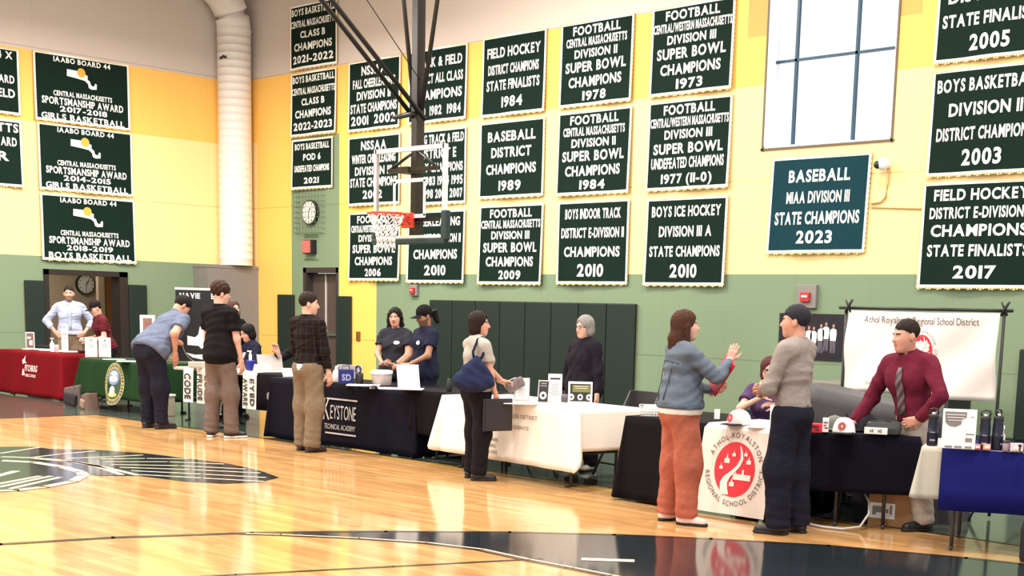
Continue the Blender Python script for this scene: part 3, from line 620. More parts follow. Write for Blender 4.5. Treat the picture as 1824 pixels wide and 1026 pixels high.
# green table with seal
F2 = from_front(-18.97, 9.86, R(-.8), 1.97, .72); folding_table(F2, 1.97, .72, 'folding table under the green cloth with the oval seal')
c = Cloth(F2, 1.97, .72, (.53, .53, .4, .5), M_CG, 'dark green tablecloth with a round gold seal', flare=.08, rip=.02, k=9, cf=.1)
def ell(mb, cx, cz, rx, rz, fn, o, a0=0, a1=360, n=28, inner=None):
    pts = [(cx+rx*math.cos(R(a0+(a1-a0)*k/n)), cz+rz*math.sin(R(a0+(a1-a0)*k/n))) for k in range(n+1)]
    if inner: 
        q = [(cx+rx*inner*math.cos(R(a0+(a1-a0)*k/n)), cz+rz*inner*math.sin(R(a0+(a1-a0)*k/n))) for k in range(n+1)]
        vs = [fn(*p, o) for p in pts]+[fn(*p, o) for p in q]; mb.add(vs, [(k, k+1, n+2+k, n+1+k) for k in range(n)])
    else: mb.add([fn(*p, o) for p in pts[:-1]], [tuple(range(n))])
sx = .08; mb = MB(); ell(mb, sx, .395, .28, .30, c.front, .006, inner=.72); mb.build('seal_ring', [mat('seal_gold', (.36, .29, .14), .55, var=.35, scale=40)], c.ob)
mb = MB()
for k in range(34):
    a = R(360*k/34); mb.add([c.front(sx+rr_*math.cos(a+da), .395+rr_*1.07*math.sin(a+da), .008) for rr_, da in ((.222, -.05), (.262, -.05), (.262, .05 if k % 3 else .0), (.222, .05 if k % 2 else .02))], [(0, 1, 2, 3)])
mb.build('seal_lettering', [mat('seal_dark', (.05, .06, .04), .6)], c.ob)
mb = MB(); ell(mb, sx, .395, .2, .215, c.front, .006); mb.build('seal_field', [mat('seal_green', (.03, .07, .035), .6)], c.ob)
mb = MB(); ell(mb, sx, .49, .15, .11, c.front, .008); mb.build('seal_sky', [mat('seal_blue', (.16, .22, .36), .6)], c.ob)
mb = MB(); ell(mb, sx, .52, .09, .055, c.front, .010, 0, 180); ell(mb, sx, .47, .10, .05, c.front, .010); ell(mb, sx-.01, .30, .06, .07, c.front, .009); mb.build('seal_figures', [mat('seal_white', (.62, .63, .58), .6)], c.ob)
mb = MB(); ell(mb, sx, .245, .10, .035, c.front, .0085); mb.build('seal_scroll', [mat('seal_yellow', (.52, .42, .10), .6)], c.ob)
# table with black cloth and white lettered runners
F3 = from_front(-16.35, 9.80, R(1.2), 2.72, .76); folding_table(F3, 2.72, .76, 'folding table under the white lettered runners')
mb = MB(); vs = []
for j, (y_, z_) in enumerate(((.2, TOP+.008), (-.385, TOP+.008), (-.398, TOP-.01), (-.403, TOP-.15), (-.41, TOP-.30), (-.415, TOP-.45))):
    for i in range(13): x = .30+.98*i/12; vs.append((x, y_-.004*math.sin(i*1.9)*max(0, j-2), z_))
mb.add(vs, [(j*13+i, j*13+i+1, (j+1)*13+i+1, (j+1)*13+i) for j in range(5) for i in range(12)], 0, True)
bc = mb.build('tablecloth', [M_CB], None, F3.o, F3.r); tag(bc, 'black cloth panel hanging between two white lettered runners', 'tablecloth'); md = bc.modifiers.new('thickness', 'SOLIDIFY'); md.thickness = .003; md.offset = 1
M_RUN = mat('white_runner', (.80, .78, .75), .7)
def runner(x0, x1, words, lab):
    mb = MB(); zz = .265
    vs = [(x, -.10, TOP+.012) for x in (x0, x1)]+[(x, -.395, TOP+.012) for x in (x0, x1)]+[(x, -.412, .68) for x in (x0, x1)]+[(x, -.425, zz) for x in (x0, x1)]
    mb.add(vs, [(0, 1, 3, 2), (2, 3, 5, 4), (4, 5, 7, 6)]); o = mb.build('table_runner', [M_RUN], None, F3.o, F3.r); tag(o, lab, 'table runner')
    md = o.modifiers.new('thickness', 'SOLIDIFY'); md.thickness = .003; md.offset = 1
    mb = MB(); n = len(words); cw = (x1-x0)/n
    for i, wd in enumerate(words):
        text(mb, wd, 0, 0, .34, cw*.62, fn=lambda a, b: (x0+cw*(i+.5)+b-cw*.31, -.431, .475-a), mi=0)
    mb.build('runner_lettering', [M_DKINK], o)
runner(-1.05, -.82, ['CODE'], 'white runner with vertical black letters beside the bending man')
runner(-.73, -.40, ['PRUDE', 'CODE'], 'white runner with vertical black letters left of the man in black')
runner(.29, .58, ['AWARE', 'EYED'], 'white runner with two rows of vertical letters right of the man in black')
runner(1.11, 1.30, ['CODE'], 'white runner with vertical letters beside the navy cloth')
mb = MB(); p0 = (.84, -.415, .45); mb.prism([(-.04, -.03), (-.01, -.05), (.03, -.02), (.05, .03), (0, .05), (-.04, .03)], p0, (1, 0, 0), (0, 0, 1), (0, -1, 0), .004); mb.build('printed_emblem', [mat('grey_print', (.25, .23, .23), .6)], bc)
# Keystone table
F4 = from_front(-13.60, 9.48, R(-.6), 2.62, .76); folding_table(F4, 2.62, .76, 'long folding table hidden under the floor length navy cloth')
FB4 = from_front(-10.96, 9.455, R(-.6), .92, .70); folding_table(FB4, .92, .70, 'short folding table between the navy cloth and the white cloth'); Cloth(FB4, .92, .70, (.46, .40, .4, .3), M_CB, 'short black cloth on the table left of the white cloth', flare=.03, rip=.01, cat='tablecloth')
c = Cloth(F4, 2.62, .76, (.705, .705, .5, .705), M_CN, 'floor length navy black tablecloth with white printed logo', flare=.04, rip=.006, k=5)
mb = MB(); kx = .025; f4 = lambda x, z: c.front(x, z, .010); text(mb, 'EYSTONE', kx+.09, .315, .46, .165, fn=f4, bold=False); text(mb, 'TECHNICAL ACADEMY', kx+.04, .20, .56, .06, fn=f4, bold=False)
text(mb, 'K', kx-.21, .30, .11, .26, fn=f4, bold=False)
for z_ in (.53, .145):
    for i in range(8): xa, xb = kx-.22+.07*i, kx-.22+.07*(i+1); mb.add([c.front(x, z, .010) for x, z in ((xa, z_), (xb, z_), (xb, z_+.018), (xa, z_+.018))], [(0, 1, 2, 3)])
mb.build('printed_logo', [mat('grey_white_print', (.50, .47, .47), .6)], c.ob)
mb = MB()
for x_ in (-.525,): mb.add([c.front(x_+q[0], q[1], .006) for q in ((.09, .16), (.15, .16), (.10, .36), (.04, .36))], [(0, 1, 2, 3)]); mb.add([c.front(x_+q[0], q[1], .006) for q in ((.05, .38), (.10, .38), (.02, .50), (-.02, .50))], [(0, 1, 2, 3)])
mb.build('printed_stripe', [M_PAPER], c.ob)
# white table
F5 = from_front(-10.24, 9.19, R(-7.4), 2.13, .74); folding_table(F5, 2.13, .74, 'folding table under the white cloth')
c = Cloth(F5, 2.13, .74, (.56, .37, .45, .36), M_CW, 'white tablecloth with grey printed lines', flare=.03, rip=.010, k=7, cf=.12, ce=.06)
mb = MB(); f5 = lambda x, z: c.front(x, z, .006)
for s_, cx, z_, w_, h_ in (('NORTH CENTRAL SCHOOL DISTRICT', .04, .60, .98, .038), ('OPEN TO ALL STUDENTS', .02, .50, .78, .032), ('PROGRAMS', -.19, .36, .30, .03), ('CAREERS', -.2, .30, .26, .03), ('FAMILIES', -.19, .24, .3, .03)): text(mb, s_, cx-.05, z_-.02, w_, h_, fn=f5)
mb.build('printed_lines', [mat('tan_print', (.36, .31, .26), .6)], c.ob)
# black table with the district runner
F6 = from_front(-7.48, 8.80, R(-1), 1.53, .70); folding_table(F6, 1.53, .70, 'folding table under the black cloth and white district runner')
c = Cloth(F6, 1.53, .70, (.70, .70, .5, .68), M_CB, 'black tablecloth behind the woman in coral trousers', flare=.06, rip=.018, k=8, cf=.05)
mb = MB(); x0, x1 = .115, .768; yf = -.35-.12
n_ = 6
vs = [(x0, .32, TOP+.013), (x1, .32, TOP+.013), (x0, -.36, TOP+.013), (x1, -.36, TOP+.013), (x0-.02, -.39, .69), (x1+.005, -.39, .69), (x0-.05, yf, .03), (x1-.0, yf, .03)]
mb.add(vs, [(0, 1, 3, 2), (2, 3, 5, 4), (4, 5, 7, 6)]); rn = mb.build('table_runner', [mat('white_banner_cloth', (.82, .74, .67), .6, var=.04)], None, F6.o, F6.r); tag(rn, 'white district table runner with red oval emblem, hanging to the floor', 'table runner')
md = rn.modifiers.new('thickness', 'SOLIDIFY'); md.thickness = .004; md.offset = 1
def fr_(x, z, o=.006): t = (.69-z)/.66; return (x, -.39+(yf+.39)*t-o, z)
def emblem(fn, cx, cz, rx, rz, par, txt=True, words=('ATHOL-ROYALSTON', 'REGIONAL SCHOOL DISTRICT')):
    mb = MB(); ell(mb, cx, cz, rx, rz, lambda x, z, o: fn(x, z, o), .004, n=40); mb.build('red_oval', [M_REDINK], par)
    X = lambda u: cx+u*rx; Z = lambda v: cz+v*rz
    mb = MB()
    rd = [(.20, .86, .03), (.30, .62, .05), (.33, .40, .07), (.20, .15, .09), (-.05, -.08, .12), (-.32, -.28, .16), (-.45, -.50, .18), (-.42, -.72, .19), (-.34, -.93, .2)]
    l = [fn(X(a-w_), Z(b_), .007) for a, b_, w_ in rd]; r_ = [fn(X(a+w_), Z(b_), .007) for a, b_, w_ in rd]; n = len(rd)
    mb.add(l+r_, [(i, n+i, n+i+1, i+1) for i in range(n-1)])
    bx_ = lambda a, b_, c_, d_: mb.add([fn(X(u), Z(v), .007) for u, v in ((a, b_), (c_, b_), (c_, d_), (a, d_))], [(0, 1, 2, 3)])
    bx_(-.02, -.36, .84, -.15); bx_(.40, -.15, .50, .02); bx_(.06, -.2, .12, -.1)
    for u, v, s_ in ((-.40, .28, 1.2), (-.08, .52, .8), (.50, .56, .7), (.68, .30, 1.0), (-.66, .02, .8), (-.05, -.55, 1.1)):
        mb.add([fn(X(u+a*s_), Z(v+b_*s_), .007) for a, b_ in ((-.11, -.06), (.11, -.06), (.11, .06), (.03, .10), (0, .24), (-.03, .10), (-.11, .06))], [tuple(range(7))])
    mb.build('white_landscape', [mat('cream_print', (.86, .76, .70), .6)], par)
    if txt:
        mb = MB(); f2 = lambda x, z: fn(x, z, .006)
        text_arc(mb, words[0], (cx, cz), rx*1.22, rz*1.15, 158, 18, rx*.22, f2, bold=False, narrow=.9); text_arc(mb, words[1], (cx, cz), rx*1.46, rz*1.34, 186, 364, rx*.22, f2, bold=False, narrow=.9)
        mb.build('ring_lettering', [M_DKINK], par)
emblem(fr_, .44, .385, .195, .215, rn)
# black table at the right
F8 = from_front(-5.70, 8.85, R(30), .80, .52); folding_table(F8, .80, .52, 'small folding table under the black cloth with caps')
c = Cloth(F8, .80, .52, (.44, .40, .4, .6), M_CN, 'short black tablecloth under the caps in front of the man in maroon', flare=.05, rip=.012, cf=.17, ce=.02)
# blue table at the right edge
F9 = from_front(-4.60, 8.58, R(22), 1.83, .76); folding_table(F9, 1.83, .76, 'folding table with blue and white cloths at the right edge')
Cloth(F9, 1.83, .76, (.36, .36, .36, .34), M_CGW, 'grey white tablecloth showing beside the blue cloth', flare=.03, rip=.01)
mb = MB(); xa, xb = -.79, .95; vs = []
for j, (y_, z_) in enumerate(((.30, TOP+.012), (-.385, TOP+.012), (-.402, TOP-.01), (-.42, TOP-.15), (-.432, TOP-.28), (-.44, TOP-.42))):
    for i in range(15):
        x = xa+(xb-xa)*i/14; vs.append((x, y_-.0-(.006*math.sin(i*1.3)*max(0, j-2)), z_))
mb.add(vs, [(j*15+i, j*15+i+1, (j+1)*15+i+1, (j+1)*15+i) for j in range(5) for i in range(14)], 0, True)
bl = mb.build('tablecloth', [M_CBL], None, F9.o, F9.r); tag(bl, 'royal blue cloth hanging over the front of the table at the right edge', 'tablecloth'); md = bl.modifiers.new('thickness', 'SOLIDIFY'); md.thickness = .003; md.offset = 1
# ---------------------------------------------------------------- things on the tables (base point found from the photo on the tabletop plane)
ZT = TOP+.0075
def faceup(p): return math.atan2(p[1], p[0])-math.pi/2
def ppm(p): v = np.array([p[0], p[1], (p[2] if len(p) > 2 else 0)])-CP; return FPX/float(v@f0)
def spot(px, py, z=ZT): p = G(px, py, z); return (float(p[0]), float(p[1]), float(z))
def sign(px, py, wpx, hpx, label, fm, sheet, draw=None, turn=0.0, tilt=8, border=.10, depth=.02, name='framed_sign', cat='sign', z=ZT, loc=None):
    p = loc or spot(px, py, z); s = ppm(p); w_, h_ = wpx/s, hpx/s
    t = thing(name, label, cat, p, faceup(p)+R(turn)); rt = Matrix.Rotation(R(-tilt), 3, 'X'); b_ = border*w_
    def q(x, y, zz): v = rt @ Vector((x, y, zz)); return (v.x, v.y, v.z)
    mb = MB(); c0 = rt @ Vector((0, 0, h_/2)); mb.box(c0, (w_, depth, h_), rot=rt, bev=.003); mb.build('frame', [fm], t)
    mb = MB(); mb.box(rt @ Vector((0, -depth/2-.001, h_/2)), (w_-2*b_, .003, h_-2*b_), rot=rt); mb.build('sheet', [sheet], t)
    mb = MB(); mb.add([q(-.02, depth/2, h_*.6), (-.02, h_*.28+.02, .002), (.02, h_*.28+.02, .002), q(.02, depth/2, h_*.6)], [(0, 1, 2, 3)]); mb.build('easel_foot', [M_BLK], t)
    if draw: draw(t, lambda x, zz, o=.004: q(x*w_, -depth/2-.002-o, zz*h_), w_, h_)
    return t
def lines(t, fn, spec, m=None, nm='printed_lines'):
    mb = MB()
    for x, z, w_, h_ in spec: mb.add([fn(x-w_/2, z), fn(x+w_/2, z), fn(x+w_/2, z+h_), fn(x-w_/2, z+h_)], [(0, 1, 2, 3)])
    mb.build(nm, [m or M_INK], t)
def paper(px, py, w_, d_, label, turn=0, n=1):
    p = spot(px, py); t = thing('paper_sheet', label, 'paper', p, faceup(p)+R(turn)); MB().box((0, d_/2, .003*n), (w_, d_, .006*n)).build('sheet', [M_PAPER], t); return t
def lathe_thing(name, px, py, prof, label, cat, parts, z=ZT):
    p = spot(px, py, z); t = thing(name, label, cat, p)
    for nm, m_, pf in parts: MB().lathe(pf, n=18).build(nm, [m_], t)
    return t
M_WPL = mat('white_plastic', (.8, .8, .78), .4); M_SILV = mat('silver_frame', (.55, .52, .52), .35, metal=.6); M_WFRM = mat('white_frame', (.84, .82, .80), .5)
# red table
p = spot(80, 625); t = thing('brochure_pile', 'spread of white brochures along the red table', 'brochures', p, 0)
mb = MB()
for k in range(9): mb.box((-.62+.17*k, .08+.05*(k % 2), .006+.004*(k % 3)), (.2, .27, .012), rot=Matrix.Rotation(.3*math.sin(k*2.1), 3, 'Z'))
mb.build('brochure', [M_PAPER], t)
sign(54, 621, 15, 29, 'small brown and white brochure stand on the red table', M_WFRM, mat('brown_print', (.16, .08, .06), .6), lambda t, fn, w_, h_: lines(t, fn, [(.1, .2, .35, .3), (-.1, .6, .4, .12)], mat('print_white', (.8, .74, .74), .5)), tilt=4)
p = spot(60, 620); t = thing('tray', 'flat black tray on the red table behind the brochures', 'tray', (p[0]-.1, p[1]+.3, ZT), 0); MB().box((0, 0, .02), (.55, .25, .035), bev=.01).build('tray_body', [M_BLK], t)
sign(116, 627, 11, 42, 'tall narrow white box standing on the red table', M_WFRM, M_PAPER, lambda t, fn, w_, h_: lines(t, fn, [(0, .72, .7, .08), (.0, .55, .5, .05)], mat('pink_print', (.6, .3, .32), .6)), tilt=0, depth=.08, name='display_box', cat='box')
lathe_thing('pump_bottle', 93, 626, None, 'white pump bottle on the red table', 'bottle', [('bottle_body', M_WPL, [(.03, 0), (.035, .02), (.035, .12), (.018, .15), (.014, .17)]), ('pump', M_WPL, [(.008, .17), (.008, .2), (.03, .2), (.03, .215)])])
lathe_thing('jar', 101, 627, None, 'small pink jar beside the white pump bottle', 'jar', [('jar_body', mat('pink_jar', (.62, .3, .32), .5), [(.03, 0), (.034, .01), (.034, .08), (.03, .09)]), ('lid', M_WPL, [(.035, .09), (.035, .11), (.03, .115)])])
p = spot(147, 629); t = thing('candy_bowl', 'dark bowl at the right end of the red table', 'bowl', p); MB().lathe([(.05, 0), (.07, .02), (.095, .06), (.09, .06), (.05, .025)], n=18).build('bowl_body', [mat('dark_bowl', (.06, .03, .03), .4)], t)
# green table
p = spot(175, 637); t = thing('certificate_folder', 'open double certificate folder standing on the green table', 'folder', p, faceup(p)); s = ppm(p); w_, h_ = 21/s, 35/s
for sgn in (-1, 1):
    rt = Matrix.Rotation(R(-6), 3, 'X') @ Matrix.Rotation(R(12*sgn), 3, 'Z'); cx = sgn*(w_/2+.008)
    MB().box((cx, 0, h_/2+.005), (w_, .012, h_), rot=rt).build('cover', [mat('pale_frame', (.7, .66, .58), .5)], t)
    MB().box((cx, -.009, h_/2+.005), (w_*.9, .005, h_*.93), rot=rt).build('certificate', [M_PAPER], t)
    mb = MB()
    for k in range(7): mb.box((cx, -.013, h_*(.2+.09*k)), (w_*(.3+.25*((k*7) % 3)/2), .003, .006), rot=rt)
    mb.box((cx-.0*sgn, -.013, h_*.88), (.03, .003, .03), rot=rt); mb.build('printed_lines', [M_INK], t)
paper(205, 641, .3, .22, 'white sheet lying in the middle of the green table', 8); paper(237, 645, .45, .2, 'long white pamphlet lying toward the right end of the green table', -6, 2)
sign(264, 640, 26, 78, 'tall white framed picture standing at the right end of the green table', M_WFRM, mat('brown_picture', (.22, .10, .08), .5, var=.5, scale=12), None, tilt=3, border=.2)
p = spot(259, 648); t = thing('tablet_stand', 'small black tablet stand on the green table corner', 'stand', p, faceup(p)); rt = Matrix.Rotation(R(-25), 3, 'X')
MB().box((.0, .06, .11), (.17, .015, .22), rot=rt, bev=.004).build('tablet', [M_BLK], t); MB().box((0, .13, .09), (.03, .012, .2), rot=Matrix.Rotation(R(25), 3, 'X')).build('prop', [M_BLK], t); MB().box((.05, .03, .01), (.26, .16, .02)).build('stand_base', [M_WPL], t)
MB().box((.02, .045, .15), (.08, .01, .06), rot=rt).build('card', [M_PAPER], t)
# tabletop roll-up banner behind the bending man
p = spot(352, 656); p = (p[0], p[1]+.04, p[2]); s = ppm(p); t = thing('rollup_banner', 'black tabletop roll-up banner with white emblem behind the bending man', 'banner', p, faceup(p)+R(8)); hh, ww = .93, .60
MB().box((0, 0, .045), (.30, .10, .085), bev=.015).build('silver_base', [mat('pale_metal', (.55, .5, .45), .4)], t)
MB().box((0, .0, .09+hh/2), (ww, .005, hh)).build('banner_sheet', [mat('banner_black', (.008, .008, .009), .5)], t)
MB().box((0, 0, .09+hh), (ww+.01, .02, .03)).build('top_rail', [mat('pale_rail', (.7, .66, .56), .4)], t); MB().tube([(0, .03, .08), (0, .03, .09+hh)], .01).build('support_pole', [M_STEEL], t)
mb = MB(); text(mb, 'NAVIE', -.12, .90, .26, .07, fn=lambda x, z: (x, -.006, z)); text(mb, 'ED', .20, .90, .10, .07, fn=lambda x, z: (x, -.006, z)); text(mb, 'X', .07, .62, .06, .07, fn=lambda x, z: (x, -.006, z))
fb = lambda x, z, o=.004: (x, -.003-o, z)
for poly in ([(-.16, .42), (-.06, .40), (-.02, .44), (.0, .54), (.14, .54), (.17, .42), (.20, .30), (.07, .29), (.02, .25), (-.02, .29), (-.16, .30)], [(-.18, .20), (-.1, .14), (.02, .115), (.14, .13), (.22, .19), (.10, .18), (-.06, .175)]): mb.add([fb(*q) for q in poly], [tuple(range(len(poly)))])
mb.build('printed_emblem', [M_PAPER], t)
mb = MB(); ell(mb, .02, .35, .25, .29, fb, .005, 190, 350, inner=.96); mb.build('printed_ring', [mat('grey_print', (.25, .23, .23), .6)], t)
# laptop, cards and bottle on the runner table
p = spot(483, 663); t = thing('laptop', 'open silver laptop seen from behind in front of the seated woman', 'laptop', p, faceup(p)+R(20)+math.pi); s = ppm(p)
MB().box((0, .11, .01), (.33, .23, .018), bev=.006).build('keyboard_base', [M_SILV], t); MB().box((0, -.04, .115), (.33, .010, .22), rot=Matrix.Rotation(R(18), 3, 'X'), bev=.004).build('screen_lid', [mat('laptop_silver', (.42, .39, .38), .4)], t)
for px, py, wd, ht, tn, lab in ((463, 663, 15, 14, 25, 'small white tent card leaning left of the laptop'), (474, 664, 13, 16, -20, 'small white tent card directly before the laptop')):
    p = spot(px, py); s = ppm(p); t = thing('tent_card', lab, 'card', p, faceup(p)+R(tn)); w_, h_ = wd/s, ht/s; mb = MB()
    mb.prism([(-.05, 0), (.05, 0), (0, h_)], (-w_/2, 0.05, 0), (0, 1, 0), (0, 0, 1), (1, 0, 0), w_); mb.build('card', [M_PAPER], t)
p = spot(515, 668); s = ppm(p); t = thing('card_box', 'small white box at the right end of the runner table', 'box', p, faceup(p)); MB().box((0, .04, .035), (24/s, .08, .07), bev=.005).build('box_body', [M_PAPER], t); MB().box((0, .04, .074), (24/s+.004, .085, .012)).build('lid', [M_WPL], t)
p = spot(441, 660); t = thing('sanitizer_bottle', 'blue bottle with white pump on the runner table', 'bottle', p); MB().box((0, .05, .065), (.13, .09, .13), bev=.02).build('bottle_body', [mat('blue_plastic', (.015, .02, .22), .35)], t); MB().lathe([(.02, .13), (.02, .2), (.012, .21), (.012, .24)], c=(-.01, .05, 0)).build('pump', [M_WPL], t); MB().box((-.03, .05, .245), (.08, .022, .018), bev=.005).build('nozzle', [M_WPL], t)
# Keystone table
p = spot(617, 684); s = ppm(p); t = thing('shopping_bag', 'blue paper bag with white letter on the navy table', 'bag', p, faceup(p)+R(5)); MB().box((0, .05, .08), (.165, .10, .16), bev=.006).build('bag_body', [mat('blue_paper', (.012, .017, .16), .5)], t)
mb = MB(); text(mb, 'SD', 0, .04, .10, .07, fn=lambda x, z: (x, -.002, z)); mb.build('printed_letter', [mat('pale_blue_print', (.4, .45, .7), .5)], t); MB().tube([(-.04, .05, .155), (-.035, .05, .20), (.035, .05, .20), (.04, .05, .155)], .006).build('bag_handle', [M_BLK], t)
lathe_thing('squeeze_bottle', 599, 680, None, 'white squeeze bottle left of the blue paper bag', 'bottle', [('bottle_body', M_WPL, [(.035, 0), (.04, .02), (.04, .11), (.02, .14)]), ('cap', M_WPL, [(.016, .14), (.016, .165), (.01, .18)])])
p = spot(640, 685); t = thing('drink_tumbler', 'black tumbler with looped lid beside the blue paper bag', 'tumbler', p); MB().lathe([(.035, 0), (.042, .01), (.045, .12), (.04, .125)], n=18).build('tumbler_body', [M_BLK], t); mb = MB(); mb.tube([(.042*math.cos(a)-.02, 0, .16+.042*math.sin(a)) for a in [2*math.pi*k/16 for k in range(17)]], .011); mb.build('loop_handle', [mat('navy_plastic', (.012, .015, .05), .4)], t)
p = spot(680, 686); t = thing('plastic_tub', 'clear plastic tub with white lid on the navy table', 'tub', p); MB().lathe([(.10, 0), (.105, .01), (.115, .12), (.11, .125), (.1, .02)], n=26).build('tub_body', [mat('cloudy_plastic', (.50, .42, .40), .3, alpha=.75)], t); MB().lathe([(.118, .12), (.122, .125), (.122, .155), (.1, .165)], n=26).build('lid', [M_PAPER], t); MB().sphere((0, 0, .09), (.08, .08, .07)).build('sweets', [mat('brown_sweets', (.3, .2, .16), .6, var=.5, scale=60)], t)
paper(645, 688, .35, .2, 'white sheet lying at the front of the navy table', -8, 2); paper(705, 694, .55, .2, 'wide white sheet lying below the slanted white sign', -8, 2)
sign(729, 694, 40, 46, 'slanted white sign sheet on the navy table', M_WFRM, M_PAPER, lambda t, fn, w_, h_: lines(t, fn, [(0, .85, .6, .04)]+[(.02*(k % 3), .15+.09*k, .5-.1*(k % 2), .02) for k in range(7)], mat('pink_print2', (.75, .6, .6), .6)), turn=14, tilt=20, border=.02)
p = spot(668, 693); t = thing('binder_clip', 'black clip on the front edge of the navy table', 'clip', p); MB().prism([(-.03, 0), (.03, 0), (.012, .035), (-.012, .035)], (-.03, -.01, 0), (0, 1, 0), (0, 0, 1), (1, 0, 0), .06).build('clip_body', [M_BLK], t); MB().tube([(-.015, -.01, .035), (0, -.01, .065), (.015, -.01, .035)], .003).build('clip_wire', [M_STEEL], t)
lathe_thing('drink_bottle', 800, 697, None, 'small black bottle at the right end of the navy table', 'bottle', [('bottle_body', M_BLK, [(.025, 0), (.028, .01), (.028, .09), (.02, .105)]), ('cap', M_BLK, [(.02, .105), (.02, .13), (.015, .133)])])
# white table
sign(929, 714, 28, 41, 'silver framed certificate on the white table', M_SILV, M_PAPER, lambda t, fn, w_, h_: lines(t, fn, [(0, .72, .22, .05), (0, .62, .45, .03)]+[(0, .22+.06*k, .5-.1*(k % 2), .015) for k in range(6)]), tilt=10)
def d2_(t, fn, w_, h_):
    mb = MB(); ell(mb, 0, .32, .30, .17, fn, .004, inner=.45); lines(t, fn, [(0, .72, .6, .05), (0, .82, .5, .06)]); mb.build('printed_ring', [M_PAPER], t)
sign(967, 718, 21, 41, 'black card with a white circle standing on the white table', M_SILV, mat('print_black', (.015, .015, .016), .5), d2_, turn=-12, tilt=14, border=.10)
sign(988, 717, 25, 51, 'tall white sign on the white table', M_WFRM, M_PAPER, lambda t, fn, w_, h_: (lines(t, fn, [(0, .80, .72, .06)], M_DKINK, 'printed_bar'), lines(t, fn, [(0, .25+.07*k, .5+.15*(k % 2), .018) for k in range(7)])), tilt=10, border=.05)
p = spot(1006, 718); t = thing('pen_cup', 'dark pen cup between the tall white sign and the yellow photo frame', 'cup', p); MB().lathe([(.03, 0), (.034, .005), (.036, .085), (.032, .085), (.03, .01)], n=18).build('cup_body', [mat('smoky_plastic', (.08, .07, .08), .3)], t); MB().lathe([(.05, 0), (.05, .006), (.045, .008)], n=18).build('cup_base', [M_WPL], t)
def d4(t, fn, w_, h_):
    mb = MB(); mb.add([fn(*q) for q in ((-.42, .16), (.42, .16), (.42, .9), (-.42, .9))], [(0, 1, 2, 3)]); mb.build('dark_picture', [mat('print_black', (.015, .015, .016), .5)], t)
    lines(t, lambda x, z: fn(x, z, .006), [(.03, .55, .72, .30)], mat('olive_print', (.16, .16, .03), .5), 'olive_panel'); lines(t, lambda x, z: fn(x, z, .008), [(.03, .78, .6, .03), (.03, .7, .5, .03)], mat('grey_white_print', (.50, .47, .47), .6))
    mb = MB()
    for u in (-.36, .0, .36): ell(mb, u, .34, .11, .13, lambda x, z, o: fn(x, z, .008), .008, inner=.4 if u else .5)
    mb.build('printed_circles', [M_PAPER], t)
sign(1033, 722, 43, 42, 'white photo frame with black and yellow picture and three circles', M_WFRM, M_PAPER, d4, tilt=8, border=.05)
paper(945, 721, .5, .25, 'white sheet on the left of the white table', -7, 1)
# black table at the woman's elbow: white basket
p = spot(1162, 742); t = thing('wire_basket', 'white basket of papers at the left end of the black table', 'basket', p, faceup(p)); mb = MB(); bw = .19
for k in range(5):
    z = .004+.02*k; g = .004*k; mb.tube([(-bw/2-g, 0-g, z), (bw/2+g, -g, z), (bw/2+g, .2+g, z), (-bw/2-g, .2+g, z), (-bw/2-g, -g, z)], .004, n=5)
for k in range(9): x = -bw/2+bw*k/8; mb.tube([(x, 0, .004), (x*1.1, -.016, .085)], .003, n=5)
mb.build('wire_frame', [M_WPL], t); MB().box((0, .1, .045), (.15, .17, .08), bev=.006).build('papers', [M_PAPER], t)
paper(1357, 763, .22, .16, 'white sheet lying on the district runner', 0, 1)
sign(1380, 757, 18, 35, 'white sign standing behind the grey shirted man', M_WFRM, M_PAPER, None, tilt=5, border=.04); sign(1277, 747, 10, 18, 'small white card behind the woman in denim jacket', M_WFRM, M_PAPER, None, tilt=5, border=.04)
def cap(p, rz, label, crown, side, bill, badge=None, s=1.0, tilt=0):
    t = thing('baseball_cap', label, 'cap', p, rz); n, m_ = 20, 7; mb = MB(); vs = []
    for j in range(m_+1):
        a = R(90)*j/m_
        for k in range(n):
            b_ = 2*math.pi*k/n; vs.append((.085*s*math.cos(b_)*math.cos(a)**.75, .105*s*math.sin(b_)*math.cos(a)**.75, .012+.115*s*math.sin(a)**1.0))
    fs = [(j*n+k, j*n+(k+1) % n, (j+1)*n+(k+1) % n, (j+1)*n+k) for j in range(m_) for k in range(n)]
    mb.add(vs, fs, 0, True)
    for i, q in enumerate(mb.f):
        cy = sum(mb.v[a][1] for a in q)/len(q)
        mb.m[i] = 0 if cy < -.01 else 1
    mb.build('crown', [crown, side], t)
    mb = MB(); bp = []
    for k in range(13):
        u = -1+2*k/12; bp.append((.083*s*u, -.04-.065*s*math.sqrt(max(0, 1-u*u))*.95))
    bp2 = [(.083*s*(-1+2*k/12), -.04-.135*s*math.sqrt(max(0, 1-(-1+2*k/12)**2))) for k in range(13)]
    vs = [(a[0], a[1], .02) for a in bp]+[(a[0], a[1], .006+.012*(1-(a[0]/.083/s)**2)) for a in bp2]; mb.add(vs, [(k, 13+k, 14+k, k+1) for k in range(12)], 0, True)
    o = mb.build('bill', [bill], t); md = o.modifiers.new('thickness', 'SOLIDIFY'); md.thickness = .006
    MB().sphere((0, 0, .012+.115*s), .008).build('top_button', [side], t)
    if badge:
        mb = MB(); pts = []
        for k in range(16):
            a = 2*math.pi*k/16; x = .03*math.cos(a); z = .065+.03*math.sin(a); cz = min(1, (z-.012)/.115); y = -.105*s*max(.05, math.cos(math.asin(min(.99, cz))))**.75*math.sqrt(1-(x/.09)**2)-.004; pts.append((x, y, z))
        mb.add(pts, [tuple(range(16))]); mb.build('round_badge', [badge], t)
    return t
